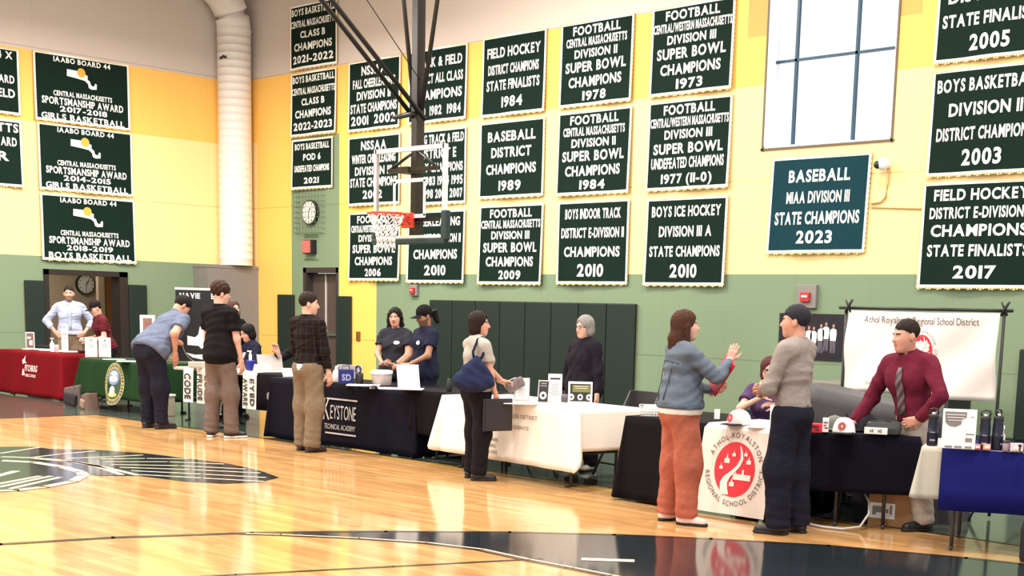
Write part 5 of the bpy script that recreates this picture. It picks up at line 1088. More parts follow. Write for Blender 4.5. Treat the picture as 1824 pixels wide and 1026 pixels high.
    def head_sdf(P):
        d = union([ellip(P, HP(0, -.012, .045), V(.074, .094, .088)*hs, hm), ellip(P, HP(0, .028, -.042), V(.056, .060, .072)*hs, hm), cone(P, HP(-.02, .062, -.092), HP(.02, .062, -.092), .022*hs, .022*hs), ellip(P, HP(0, .05, -.015), V(.062, .042, .06)*hs, hm)], .04*hs)
        d = smin(d, cone(P, HP(-.034, .078, .030), HP(.034, .078, .030), .012*hs, .012*hs), .018*hs)
        for sg in (-1, 1): d = smax(d, -ellip(P, HP(sg*.033, .099, .012), V(.020, .016, .013)*hs, hm), .012*hs)
        for sg in (-1, 1): d = smin(d, ellip(P, HP(sg*.032, .072, .010), V(.017, .016, .0125)*hs, hm), .004*hs)
        d = smin(d, union([cone(P, HP(0, .088, .018), HP(0, .110, -.020), .008*hs, .0125*hs), cone(P, HP(-.011, .096, -.023), HP(.011, .096, -.023), .009*hs, .009*hs)], .008*hs), .010*hs)
        d = smin(d, union([cone(P, HP(-.020, .084, -.050), HP(.020, .084, -.050), .007*hs, .007*hs), cone(P, HP(-.016, .085, -.060), HP(.016, .085, -.060), .0075*hs, .0075*hs)], .003*hs), .008*hs)
        for sg in (-1, 1): d = smin(d, ellip(P, HP(sg*.076, -.012, .0), V(.011, .022, .033)*hs, hm@rotm(0, 0, sg*.35)), .010*hs)
        d = smin(d, cone(P, HP(0, -.022, -.05), neck0+(hc-neck0)*.0, .052*hs*fm, .056*hs*fm), .035*hs)
        return d
    full = np.array(list(shL)+el+wr+[p, hc]+knees+ank)
    lo = full.min(0)-.22; hi = full.max(0)+.22
    def body(P):
        d = torso(P, -.022)
        for i in (0, 1): d = smin(d, arm(P, i, -.002 if sleeve != 'long' else -.008), .035*s)
        for i in (0, 1): d = smin(d, leg(P, i, -.014, -.006), .05*s)
        d = smin(d, cone(P, neck0-u*.04*s, neck0+(hc-neck0)*.4, .056*s*fm, .05*s*fm), .03*s)
        return d
    lo_b = lo.copy(); lo_b[2] = max(lo_b[2], -.02); v, f_ = surface_nets(body, lo_b, hi, .0145)
    pieces = [(v, f_, 0)]
    v, f_ = surface_nets(head_sdf, hc-np.array([.155, .165, .23])*hs, hc+np.array([.155, .165, .18])*hs, .0052*hs); pieces.append((v, f_, 0))
    hands = hands or [{}, {}]
    for i in (0, 1):
        hp = hands[i]
        if hp is None: continue
        fd = np.asarray(hp.get('f', (wr[i]-el[i])), float); fd = fd/np.linalg.norm(fd)
        nn = np.asarray(hp.get('n', V((1, -1)[i], .2, 0)), float); nn = nn-fd*(nn@fd); nn /= np.linalg.norm(nn); sd = np.cross(fd, nn)*(1 if i == 0 else -1)
        sc = s*.98*(.93 if fem else 1.0); c_ = wr[i]+fd*.08*sc
        v, f_ = surface_nets(lambda P: hand_sdf(P, wr[i], fd, nn, sd, sc, hp.get('curl', 22), hp.get('thumb', .6)), c_-.15*sc, c_+.15*sc, .0042); pieces.append((v, f_, 0))
    def bm(c, m_):
        q = (c-hc)@hm/hs; m_ = m_.copy()
        lip = (np.abs(q[:, 0]) < .024) & (np.abs(q[:, 2]+.0555) < .0105) & (q[:, 1] > .078); m_[lip] = 1
        brow = (np.abs(np.abs(q[:, 0])-.032) < .02) & (np.abs(q[:, 2]-.034+.15*np.maximum(0, np.abs(q[:, 0])-.035)) < .0048) & (q[:, 1] > .06); m_[brow] = 2
        eye = (((np.abs(q[:, 0])-.032)/.0135)**2+((q[:, 2]-.010)/.0068)**2 < 1) & (q[:, 1] > .06); m_[eye] = 3
        iris = (((np.abs(q[:, 0])-.032)/.0062)**2+((q[:, 2]-.010)/.0066)**2 < 1) & (q[:, 1] > .06); m_[iris] = 4
        if beard:
            bd = (q[:, 2] < -.03+.0*q[:, 0]) & (q[:, 2] > -.125) & (q[:, 1] > .0) & ~lip & ((np.abs(q[:, 0]) > .025) | (q[:, 2] < -.068) | (np.abs(q[:, 2]+.038) < .006)); m_[bd] = 5
        return m_
    hairm = mat('hair_'+label[:24], hair_c, .6, var=.4, scale=60, bump=.35, bscale=90, spec=.12)
    lipc = mat('lips_'+label[:24], (skin_c[0]*.75, skin_c[1]*.5, skin_c[2]*.5), .4, var=0); bdm = mat('beard_'+label[:24], tuple(.35*a+.65*b_ for a, b_ in zip(skin_c, hair_c)), .7, var=.3, scale=80)
    pe = mesh_obj('person', pieces, [sk, lipc, hairm, M_EYE, M_IRIS, bdm], None, bm)
    pe.location = (x, y, z_); pe.rotation_euler = (0, 0, rz); tag(pe, label, 'person')
    rng = np.random.RandomState(sum(map(ord, label)) % 1000); w1 = rng.uniform(-1, 1, (5, 3))*np.array([16, 16, 30]); w2 = rng.uniform(0, 6, 5)
    def wrinkle(P, a):
        r_ = 0
        for i in range(5): r_ = r_+np.sin(P@(w1[i]*1.5).astype(np.float32)+w2[i]+1.6*np.sin(P@(w1[(i+2) % 5]).astype(np.float32)))*(1 if i < 3 else .6)
        return a*(.55*r_/2.6+.9*(np.abs(np.sin(P@(w1[0]*1.1+w1[3]*.6).astype(np.float32)+1.8*np.sin(P@w1[4].astype(np.float32)+w2[1])))-.6))
    # ---- hair, cap
    if hair:
        def hair_f(P):
            q = ((P-hc)@hm)/hs; kind = hair
            base = ellip(q, (0, -.014, .050), (.086, .108, .100)); face_ = ellip(q, (0, .115, -.030), (.068, .075, .102))
            if kind in ('short', 'crop', 'cap'):
                t = .003 if kind != 'crop' else .008; d = base+t; d = np.maximum(d, -(q[:, 2]-(.012+.72*q[:, 1]+.01*np.sin(q[:, 0]*70)))); d = smax(d, -face_, .01)
                d = np.maximum(d, -ellip(q, (0, .10, -.01), (.085, .06, .07)))
                d = np.maximum(d, -np.maximum(np.abs(np.abs(q[:, 0])-.08)-.03, np.maximum(np.abs(q[:, 1]+.008)-.022, np.abs(q[:, 2]+.01)-.028)))
                if kind == 'cap': d = np.maximum(d, q[:, 2]-.035)
            elif kind == 'floppy':
                base = ellip(q, (0, -.012, .060), (.094, .115, .104)); d = base+.006*np.sin(q[:, 0]*90+q[:, 1]*60)*np.sin(q[:, 2]*70); d = np.maximum(d, -(q[:, 2]-(-.02+.45*q[:, 1]))); d = smax(d, -ellip(q, (0, .12, -.035), (.07, .075, .105)), .01)
            elif kind == 'bob':
                d = smin(ellip(q, (0, -.016, .045), (.094, .112, .108)), ellip(q, (0, -.035, -.04), (.092, .085, .085)), .03); d = smax(d, -ellip(q, (0, .125, -.028), (.074, .098, .124)), .012)
            elif kind == 'long':
                d = smin(ellip(q, (0, -.016, .045), (.093, .112, .104)), ellip(q, (0, -.06, -.11), (.098, .068, .18)), .04)
                d = smin(d, cone(q, (-.075, .0, 0), (-.085, -.0, -.17), .030, .022), .02); d = smin(d, cone(q, (.075, .0, 0), (.085, -.0, -.17), .030, .022), .02); d = smin(d, cone(q, (0, -.085, -.10), (0, -.10, -.29), .065, .035), .03); d = smax(d, -ellip(q, (0, .125, -.028), (.074, .10, .124)), .012)
                d = d+.003*np.sin(q[:, 0]*150)*np.clip(-q[:, 2]*6, 0, 1)
            elif kind == 'curly':
                d = smin(ellip(q, (0, -.016, .045), (.092, .112, .104)), union([cone(q, (.078, -.01, .02), (.10, -.02, -.19), .036, .038), cone(q, (-.076, -.01, .02), (-.085, -.02, -.10), .026, .028), cone(q, (0, -.08, 0), (0, -.10, -.2), .06, .06)], .03), .03)
                d = d+.007*np.sin(q[:, 0]*75)*np.sin(q[:, 1]*75+1)*np.sin(q[:, 2]*75); d = smax(d, -ellip(q, (0, .125, -.028), (.074, .098, .124)), .012)
            elif kind == 'pony':
                d = ellip(q, (0, -.014, .048), (.085, .106, .096)); d = np.maximum(d, -(q[:, 2]-(-.01+.45*q[:, 1]))); d = smax(d, -face_, .012)
                d = smin(d, union([ellip(q, (0, -.135, .06), (.05, .05, .06)), cone(q, (0, -.145, .05), (0, -.165, -.10), .046, .032)], .03), .02)
            th_ = np.arctan2(q[:, 0], q[:, 1]+.02); d = d+.0030*np.sin(th_*31+2*np.sin(q[:, 2]*40))+.0022*np.sin(th_*53+q[:, 2]*30+3*np.sin(q[:, 1]*50))
            if capc is not None and kind not in ('cap', 'pony2'): d = np.maximum(d, q[:, 2]-.05)
            return d*hs
        v, f_ = surface_nets(hair_f, hc-np.array([.26, .26, .32])*hs, hc+np.array([.26, .26, .20])*hs, .0068)
        if len(f_): mesh_obj('hair', [(v, f_, 0)], [hairm], pe)
    if capc is not None:
        def cap_f(P):
            q = ((P-hc)@hm)/hs; d = ellip(q, (0, -.010, .058), (.090, .108, .098)); d = np.maximum(d, -(q[:, 2]-.040-.0*q[:, 1])); return d*hs
        def bill_f(P):
            q = ((P-hc)@hm)/hs; d2 = ellip(q, (0, .110, .048), (.076, .085, .2)); zc = .046-.8*(q[:, 0]**2)*6-.12*np.maximum(0, q[:, 1]-.09); d = np.maximum(d2, np.abs(q[:, 2]-zc)-.004); d = np.maximum(d, -(q[:, 1]-.07)); return d*hs
        cm = fabric('cap_'+label[:20], capc); v, f_ = surface_nets(cap_f, hc-.16*hs, hc+.2*hs, .006); co = mesh_obj('cap', [(v, f_, 0)], [cm], pe)
        v, f_ = surface_nets(bill_f, hc-.18*hs, hc+.22*hs, .0048); mesh_obj('bill', [(v, f_, 0)], [cm], co)
    if glasses:
        mb = MB()
        for sg in (-1, 1): mb.tube([tuple(HP(sg*.033+.024*math.cos(a), .098, .008+.018*math.sin(a))) for a in [2*math.pi*k/14 for k in range(15)]], .0025, n=5); mb.tube([tuple(HP(sg*.057, .096, .012)), tuple(HP(sg*.078, .04, .014)), tuple(HP(sg*.08, -.005, .012))], .0025, n=5)
        mb.tube([tuple(HP(-.01, .1, .011)), tuple(HP(.01, .1, .011))], .0025, n=5); mb.build('glasses', [M_BLK], pe)
    # ---- shirt
    up = {'short': .66, 'long': 1.0, 'tee': .60, 'threequarter': 1.0, 'none': .12}[sleeve]
    def shirt_f(P, g=.010, hem_=hem, top=True, fore=None):
        d = torso(P, g, .012 if hem_ < 0 else 0.0)
        if over == 'loose': d = smin(d, ellip(P, S(0, .0, .02), V(.180*fat+g, .130*fat+g, .18)*s, Rs), .08*s); d = smin(d, ellip(P, S(0, .0, .15), V(.160*fat+g, .120*fat+g, .17)*s, Rs), .06*s)
        for i in (0, 1):
            if sleeve in ('short', 'tee', 'none'):
                a = arm(P, i, .016+(.006 if sleeve == 'tee' else 0), 1.0, False, .016); ax_ = (el[i]-shL[i]); ln = np.linalg.norm(ax_); ax_ = ax_/ln
                a = np.maximum(a, ((P-shL[i].astype(np.float32))@ax_.astype(np.float32))-ln*up)
            else:
                a = arm(P, i, .016, 1.0, True, .0); ax_ = wr[i]-el[i]; ln = np.linalg.norm(ax_); ax_ = ax_/ln
                cut = ((P-el[i].astype(np.float32))@ax_.astype(np.float32))-ln*(.96 if sleeve == 'long' else .55); near = cone(P, el[i], wr[i]+ax_*.1, .09*s, .08*s)
                a = np.where(near < 0, np.maximum(a, cut), a)
            d = smin(d, a, .014*s)
        d = d+wrinkle(P, .0085)
        d = np.maximum(d, -((P-p.astype(np.float32))@u.astype(np.float32))+hem_*s)          # hem
        nk = neck0+u*.022*s
        d = np.maximum(d, -cone(P, neck0-u*.01*s, neck0+u*.2*s+(Rt@V(0, .03, 0))*s, (.060+neck_open)*s, (.075+neck_open)*s))
        return d
    sm = shirt; lo_s = np.array(list(shL)+el+wr+[p]).min(0)-.16; hi_s = np.array(list(shL)+el+wr+[neck0]).max(0)+.14; lo_s[2] = max(lo_s[2], 0); lo_s = np.minimum(lo_s, p-np.array([.28, .24, .05])*s); hi_s = np.maximum(hi_s, p+np.array([.28, .24, 0])*s)
    v, f_ = surface_nets(shirt_f, lo_s, hi_s, .0115); so = mesh_obj('jacket' if over == 'jacket' else 'shirt', [(v, f_, 0)], [sm], pe)
    if collar:
        def col_f(P):
            a0 = neck0+u*.0*s; d = np.abs(cone(P, neck0-u*.03*s, neck0+nd*.09*s, .074*s*fm, .060*s*fm)-.0)-.0065*s
            hgt = (P-neck0.astype(np.float32))@u.astype(np.float32); d = np.maximum(d, np.maximum(hgt-.062*s, -hgt-.03*s)); q = (P-neck0.astype(np.float32))@Rt.astype(np.float32)
            return np.maximum(d, -np.maximum(np.abs(q[:, 0])-(.010*s+.35*np.maximum(0, hgt)), -(q[:, 1]-.03*s)))
        v, f_ = surface_nets(col_f, neck0-.15*s, neck0+.15*s, .0055)
        if len(f_): mesh_obj('collar', [(v, f_, 0)], [sm], so)
    # ---- trousers
    tm = trousers
    def tr_f(P):
        d = ellip(P, S(0, 0, .0), V(.170*fat**.7*(1.05 if fem else 1)+.004, .122*fat**.9+.004, .15)*s, Rs)
        for i in (0, 1):
            l = smin(cone(P, hips[i], knees[i], (.094*fat**.7)*s*wide**.6, (.078*fat**.5)*s*wide), cone(P, knees[i]+V(0, -.012, 0)*s, ank[i], .076*fat**.5*s*wide, .074*s*wide), .09*s)
            d = smin(d, l, .045*s)
        if not seated: d = smin(d, cone(P, hips[0]+V(.03, -.045, .01)*s, hips[1]+V(-.03, -.045, .01)*s, .085*fat*s, .085*fat*s), .04*s)
        d = d+wrinkle(P*np.array([1, 1, .35], np.float32), .0062)+.0035*np.sin(P[:, 2]*85+P[:, 0]*14)*np.exp(-np.maximum(0, P[:, 2]-.10)/.13)
        d = np.maximum(d, ((P-p.astype(np.float32))@u.astype(np.float32))-.115*s)
        for i in (0, 1):
            ax_ = ank[i]-knees[i]; ln = np.linalg.norm(ax_); ax_ /= ln; t_ = (P-ank[i].astype(np.float32))@ax_.astype(np.float32)-(.085*s-cuff)
            near = cone(P, knees[i], ank[i]+ax_*.2, .13*s, .13*s)-0; d = np.where(near < 0, np.maximum(d, t_), d)
        return d
    if tm is not None:
        pts = np.array(hips+knees+ank+[p]); lo_t = pts.min(0)-.16; hi_t = pts.max(0)+.2; lo_t[2] = max(lo_t[2], -.01)
        v, f_ = surface_nets(tr_f, lo_t, hi_t, .0125); mesh_obj('trousers', [(v, f_, 0)], [tm], pe)
    if belt is not None:
        def b_f(P):
            d = ellip(P, S(0, 0, .0), V(.170*fat**.7*(1.05 if fem else 1)+.016, .122*fat**.9+.018, .155)*s, Rs); d = smin(d, ellip(P, S(0, .012*fat, .18), V(.148*fat+.014, .108*fat+.014, .17)*s, Rs), .05*s)
            h_ = (P-p.astype(np.float32))@u.astype(np.float32); return np.maximum(d, np.abs(h_-.085*s)-.019*s)
        v, f_ = surface_nets(b_f, p-np.array([.26, .22, .16])*s, p+np.array([.26, .22, .26])*s, .009); bo = mesh_obj('belt', [(v, f_, 0)], [belt], pe)
        b_ = S(0, .135*fat, .085); MB().box(tuple(b_), (.045*s, .012, .04*s), bev=.004).build('buckle', [M_STEEL], bo)
    # ---- shoes
    shm = shoes if not isinstance(shoes, tuple) else mat('shoe_%d_%d_%d' % tuple(int(c*999) for c in shoes), shoes, .45, var=.1)
    som = sole or mat('dark_sole', (.012, .010, .010), .6)
    for i in (0, 1):
        a = ank[i]; td = R(feet[i][2]); fd = V(-math.sin(td), math.cos(td), 0); g0 = a[2]-.085*s
        def sh_f(P, a=a, fd=fd, g0=g0):
            b_ = V(a[0], a[1], g0)
            d = union([cone(P, b_+fd*-.045*s+V(0, 0, .045*s), b_+fd*.02*s+V(0, 0, .055*s), .040*s, .043*s), cone(P, b_+fd*.0*s+V(0, 0, .05*s), b_+fd*.15*s+V(0, 0, .030*s), .042*s, .036*s), cone(P, b_+V(0, 0, .05*s), b_+V(0, 0, .105*s), .042*s, .043*s)], .03*s)
            return np.maximum(np.maximum(d, -(P[:, 2]-g0-.020*s)), P[:, 2]-g0-.105*s)
        def so_f(P, a=a, fd=fd, g0=g0):
            Q = P.copy(); Q[:, 2] = 0; b_ = V(a[0], a[1], 0); d = union([cone(Q, b_-fd*.05*s, b_+fd*.03*s, .037*s, .035*s), cone(Q, b_+fd*.03*s, b_+fd*.155*s, .037*s, .039*s)], .03*s)
            return np.maximum(d, np.abs(P[:, 2]-g0-.014*s)-.012*s)
        c_ = V(a[0], a[1], g0+.05)+fd*.05
        v, f_ = surface_nets(sh_f, c_-V(.2, .2, .07), c_+V(.2, .2, .09), .009); o = mesh_obj('shoe', [(v, f_, 0)], [shm], pe)
        v, f_ = surface_nets(so_f, c_-V(.2, .2, .07), c_+V(.2, .2, .0), .008); mesh_obj('sole', [(v, f_, 0)], [som], o)
    info = dict(ob=pe, shirt=so, S=S, T=T_, HP=HP, wr=wr, el=el, sh=shL, neck=neck0, u=u, s=s, p=p, knees=knees, rz=rz, Rt=Rt, hc=hc, shirt_f=shirt_f)
    def project(info_, a, c, fwd=True):
        # first shirt point met when walking in along the chest's front axis at chest coordinates (a, c)
        b0 = np.linspace(.34, -.05, 160); pts = np.stack([T_(a, b_ if fwd else -b_, c) for b_ in b0]).astype(np.float32); d = shirt_f(pts); k = int(np.argmax(d < 0)); return pts[max(0, k-1)]
    info['proj'] = lambda a, c, fwd=True: project(info, a, c, fwd)
    return info
def world_pt(info, q):
    c, s_ = math.cos(info['rz']), math.sin(info['rz']); o = info['ob'].location; return (o[0]+q[0]*c-q[1]*s_, o[1]+q[0]*s_+q[1]*c, o[2]+q[2])
def plaid(name):
    m, nt, b = new_mat(name); tc = N(nt, 'ShaderNodeTexCoord'); sep = N(nt, 'ShaderNodeSeparateXYZ'); nt.links.new(tc.outputs['Object'], sep.inputs[0])
    outs = []
    for ax, per in (('X', .07), ('Z', .075)):
        md = N(nt, 'ShaderNodeMath', operation='PINGPONG'); md.inputs[1].default_value = per/2; nt.links.new(sep.outputs[ax], md.inputs[0]); l = N(nt, 'ShaderNodeMath', operation='LESS_THAN'); l.inputs[1].default_value = .005; nt.links.new(md.outputs[0], l.inputs[0]); outs.append(l.outputs[0])
    mx = N(nt, 'ShaderNodeMath', operation='MAXIMUM'); nt.links.new(outs[0], mx.inputs[0]); nt.links.new(outs[1], mx.inputs[1])
    c = N(nt, 'ShaderNodeMixRGB'); c.inputs[1].default_value = (.010, .007, .007, 1); c.inputs[2].default_value = (.024, .015, .014, 1); nt.links.new(mx.outputs[0], c.inputs[0]); nt.links.new(c.outputs[0], b.inputs['Base Color']); b.inputs['Roughness'].default_value = .85; b.inputs['Specular IOR Level'].default_value = .1
    return m
# ================================================================ the people
V3 = lambda *a: np.array(a, float)
SK1 = (.50, .26, .18); SK2 = (.58, .33, .25); SK3 = (.30, .14, .085); SK4 = (.55, .27, .19)
def at_px(px, py, y): p = RW(px, py, y); return (float(p[0]), y)
M_KHAKI = fabric('khaki_trousers', (.175, .125, .083)); M_TAUPE = fabric('taupe_trousers', (.135, .095, .080)); M_DKNAVY = fabric('dark_navy_trousers', (.011, .011, .020)); M_BLKTR = fabric('black_trousers', (.010, .008, .011))
M_BELT = mat('brown_black_belt', (.02, .012, .010), .4)
def lanyard(I, col, badge_c=None):
    mb = MB(); 
    mb.build('lanyard', [col], I['ob'])
def chest_badge(I, a, c, w_, h_, m, nm='printed_badge', poly=None):
    mb = MB(); n = 14; pts = []
    for k in range(n):
        t = 2*math.pi*k/n; q = I['proj'](a+w_*math.cos(t)/I['s'], c+h_*math.sin(t)/I['s']); pts.append(q+I['Rt']@V3(0, .004, 0))
    ctr = I['proj'](a, c)+I['Rt']@V3(0, .006, 0)
    mb.add([tuple(ctr)]+[tuple(q) for q in pts], [(0, 1+k, 1+(k+1) % n) for k in range(n)], 0, True); mb.build(nm, [m], I['shirt'])
def ribbon(I, pts, w_, m, nm, parent=None, lift=.006, th=.004):
    # cloth strip lying on the shirt front through chest points (a, c)
    mb = MB(); vs = []
    for (a, c, ww) in pts:
        for sg in (-1, 1): q = I['proj'](a+sg*ww/2, c)+I['Rt']@V3(0, lift, 0); vs.append(tuple(q))
    mb.add(vs, [(2*k, 2*k+1, 2*k+3, 2*k+2) for k in range(len(pts)-1)], 0, True); o = mb.build(nm, [m], parent or I['ob']); md = o.modifiers.new('thickness', 'SOLIDIFY'); md.thickness = th; md.offset = 1; return o
# 1 man in pale blue shirt behind the red table, hands on hips
I = person(at_px(126, 640, 11.05), -88, 'man in pale blue shirt with hands on hips behind the red table', H=1.78, fat=1.02, over='loose', skin_c=SK4, shirt=fabric('pale_blue_shirt', (.33, .36, .49)), sleeve='threequarter', trousers=M_KHAKI, belt=M_BELT, hair='crop', hair_c=(.015, .011, .010), head=(-4, -3, 0), beard=True,
           arms=[V3(-.215, .06, 1.0), V3(.215, .06, 1.0)], elbows=[V3(-1, -.5, .1), V3(1, -.5, .1)], hands=[dict(f=V3(.5, .75, -.35), n=V3(1, -.4, 0), curl=30), dict(f=V3(-.5, .75, -.35), n=V3(-1, -.4, 0), curl=30)])
mb = MB(); 
ribbon(I, [(.0, .43, .05), (0, .36, .05), (0, .28, .05), (0, .2, .05), (0, .12, .05)], .05, mat('grey_blue_lanyard', (.30, .34, .40), .7), 'lanyard')
# 2 person in maroon top and dark cap, bowed over the green table
I = person(at_px(193, 640, 10.72), 195, 'person in maroon top and dark cap leaning toward the green table', H=1.57, fat=1.12, lean=16, head=(0, -14, 0), skin_c=SK2, shirt=fabric('maroon_top', (.085, .010, .016)), sleeve='short', hem=-.02, trousers=M_BLKTR, hair='cap', hair_c=(.02, .012, .01), capc=(.014, .008, .010), collar=False,
           arms=[V3(-.16, .36, 1.06), V3(.14, .34, 1.08)], hands=[dict(f=V3(.5, .8, 0), n=V3(.3, .2, -1), curl=45), dict(f=V3(-.5, .8, .1), n=V3(-.3, .2, -1), curl=45)])
# 3 man in grey blue polo bending over the runner table
I = person((-15.34, 8.95), 40, 'man in grey blue polo bending over the runner table, hand in pocket', H=1.90, fat=1.3, lean=46, twist=-6, over='loose', head=(-6, -20, 0), skin_c=SK4, shirt=fabric('grey_blue_polo', (.105, .125, .185)), sleeve='short', hem=-.05, trousers=M_DKNAVY, wide=1.05, hair='short', hair_c=(.012, .009, .008), ph=.97, pelvis_off=(0, -.08), shoes=(.010, .008, .008),
           arms=[V3(-.30, .72, .93), V3(.225, .10, .86)], elbows=[V3(-.5, -.2, -1), V3(.6, -1, .1)], hands=[dict(f=V3(.1, .9, -.3), n=V3(0, -.2, -1), curl=15), dict(f=V3(-.2, .3, -1), n=V3(-1, 0, 0), curl=10)], feet=[(-.12, -.03, 12), (.12, -.02, -10)])
# 4 man in black polo with taupe trousers
I = person((-13.93, 8.98), 52, 'man in black polo and taupe trousers with white soled shoes, seen from behind', H=1.80, fat=1.04, head=(-30, -8, 0), skin_c=SK2, shirt=fabric('black_polo', (.007, .006, .007)), sleeve='short', hem=-.09, over='loose', trousers=M_TAUPE, wide=1.12, hair='floppy', hair_c=(.035, .016, .011), shoes=(.012, .01, .011), sole=mat('white_sole', (.78, .70, .66), .5),
           arms=[V3(-.22, .12, .84), V3(.235, .09, .82)], hands=[dict(), dict(n=V3(-1, .1, 0), curl=25)], feet=[(-.13, -.02, 22), (.13, .02, -35)], elbows=[V3(-.6, -1, 0), V3(.6, -1, 0)])
# 5 brown haired person behind the man in black
I = person(at_px(416, 640, 10.72), -60, 'brown haired person in black standing behind the runner table', H=1.60, fem=True, skin_c=SK2, shirt=fabric('black_top', (.009, .008, .010)), sleeve='long', hem=-.06, trousers=M_BLKTR, hair='long', hair_c=(.06, .03, .02), collar=False)
# 6 seated woman with dark hair
I = person(at_px(461, 650, 10.86), 205, 'seated dark haired woman in navy jacket behind the laptop', H=1.64, fem=True, lean=14, head=(0, -12, 0), skin_c=SK4, shirt=fabric('navy_jacket', (.012, .013, .030)), sleeve='long', hem=-.05, over='loose', trousers=M_BLKTR, hair='bob', hair_c=(.010, .008, .009), seated=True, ph=.54, feet=[(-.12, .42, 0), (.12, .42, 0)], collar=True,
           arms=[V3(-.18, .42, .88), V3(.14, .44, .90)], hands=[dict(f=V3(.2, 1, 0), n=V3(0, 0, -1), curl=25), dict(f=V3(-.2, 1, .1), n=V3(0, 0, -1), curl=25)])
ribbon(I, [(0, .44, .09), (0, .38, .07), (0, .32, .05)], .05, mat('pale_scarf', (.50, .47, .46), .7), 'undershirt')
# 7 gesturing person half hidden by the man in plaid
I = person(at_px(549, 650, 10.62), 250, 'dark clothed person half hidden behind the plaid shirt, gesturing with one hand', H=1.66, lean=6, head=(0, 0, 0), skin_c=SK2, shirt=fabric('black_sweater', (.009, .008, .009)), sleeve='long', hem=-.05, trousers=M_BLKTR, hair='short', hair_c=(.02, .012, .01), seated=True, ph=.54, feet=[(-.12, .42, 0), (.12, .42, 0)],
           arms=[V3(-.15, .36, .86), V3(.30, .34, 1.02)], elbows=[None, V3(.4, -1, -.5)], hands=[dict(), dict(f=V3(.25, .35, 1), n=V3(-.4, .9, -.2), curl=[20, 28, 34, 40], thumb=.9)])
# 8 man in dark plaid shirt and khaki trousers
I = person((-12.11, 8.90), 48, 'man in dark plaid shirt and khaki trousers facing the navy table', H=1.70, fat=1.02, head=(-42, -4, 0), skin_c=SK2, shirt=plaid('dark_plaid'), sleeve='long', hem=-.0, trousers=M_KHAKI, wide=1.25, hair='short', hair_c=(.018, .011, .009), shoes=(.05, .03, .022), belt=None,
           arms=[V3(-.20, .15, .90), V3(.235, .10, .80)], hands=[dict(), dict(n=V3(-1, .2, 0), curl=25)], feet=[(-.11, .03, 6), (.10, -.05, -14)], elbows=[V3(-.6, -1, 0), V3(.6, -1, 0)])
mb = MB(); q = I['S'](.0, -.135, .015); mb.box(tuple(q), (.075, .006, .062)); mb.build('back_patch', [M_PAPER], I['ob'])
# 9 woman in charcoal T shirt with dark curly hair
I = person(at_px(704, 700, 10.42), -112, 'young woman with dark curly hair and charcoal T shirt behind the navy table', H=1.56, fem=True, fat=1.12, head=(8, -4, 4), skin_c=SK4, shirt=fabric('charcoal_tee', (.026, .026, .034)), sleeve='tee', hem=-.10, over='loose', trousers=M_BLKTR, hair='curly', hair_c=(.010, .008, .008), collar=False,
           arms=[V3(-.10, .30, 1.02), V3(.06, .30, 1.03)], elbows=[V3(-1, -.3, -.6), V3(1, -.3, -.6)], hands=[dict(f=V3(.8, .6, .15), n=V3(.2, -.6, .5), curl=28), dict(f=V3(-.8, .5, .2), n=V3(-.2, -.6, .5), curl=32)])
chest_badge(I, -.075, .38, .035, .022, mat('white_print2', (.72, .70, .68), .6))
mb = MB(); mb.lathe([(.031, -.012), (.033, 0), (.031, .012)], n=16); o = mb.build('wrist_watch', [M_BLK], I['ob']); w_ = I['wr'][0]; o.location = tuple(w_-(w_-I['el'][0])/np.linalg.norm(w_-I['el'][0])*.03); o.rotation_euler = Vector(w_-I['el'][0]).to_track_quat('Z', 'Y').to_euler()
# 10 person with black cap and navy T shirt, dark ponytail
I = person(at_px(757, 700, 10.22), 208, 'person in black cap and navy T shirt with ponytail, looking down at the navy table', H=1.59, fem=False, fat=1.05, head=(0, -16, 0), skin_c=SK3, shirt=fabric('navy_tee', (.014, .015, .034)), sleeve='tee', hem=-.10, over='loose', trousers=M_DKNAVY, hair='pony', hair_c=(.012, .009, .009), capc=(.009, .008, .009), collar=False, beard=True,
           arms=[V3(-.14, .30, 1.04), V3(.20, .26, 1.02)], elbows=[V3(-1, -.5, -.5), V3(.7, -1, -.4)], hands=[dict(f=V3(.4, .9, 0), n=V3(.6, 0, -1), curl=40), dict(f=V3(-.5, .9, 0), n=V3(-.6, 0, -1), curl=40)], shoes=(.40, .38, .38))
chest_badge(I, -.075, .38, .03, .024, mat('white_print2', (.72, .70, .68), .6)); 
# 11 woman with shoulder bag at the white table
I = person((-9.26, 8.72), 28, 'dark haired woman in pale grey T shirt with a shoulder bag at the white table', H=1.545, fem=True, fat=1.14, head=(-34, 0, 0), skin_c=SK4, shirt=fabric('pale_grey_tee', (.34, .315, .285)), sleeve='tee', hem=.01, over='loose', trousers=M_BLKTR, wide=1.1, hair='bob', hair_c=(.018, .010, .009), shoes=(.012, .010, .010), collar=False,
           arms=[V3(-.10, .42, .98), V3(.225, .13, .83)], elbows=[V3(-.6, -.6, -1), V3(.7, -1, 0)], hands=[dict(f=V3(.3, .9, -.2), n=V3(.6, 0, -.8), curl=48), dict(f=V3(-.05, .25, -1), n=V3(-1, .0, 0), curl=12, thumb=.3)], feet=[(-.11, .02, 8), (.11, -.02, -30)])
BAGW = I
# 12 elderly woman in black
I = person(at_px(1040, 720, 10.12), 222, 'grey haired woman with glasses in black sweater behind the white table', H=1.53, fem=True, fat=1.30, head=(-6, -4, 0), skin_c=SK2, shirt=fabric('black_knit', (.010, .008, .013)), sleeve='long', hem=-.16, over='loose', trousers=M_BLKTR, hair='bob', hair_c=(.22, .205, .195), shoes=mat('white_trainer', (.6, .58, .56), .6), collar=True, glasses=True,
           arms=[V3(-.33, .10, .80), V3(.32, .12, .80)])
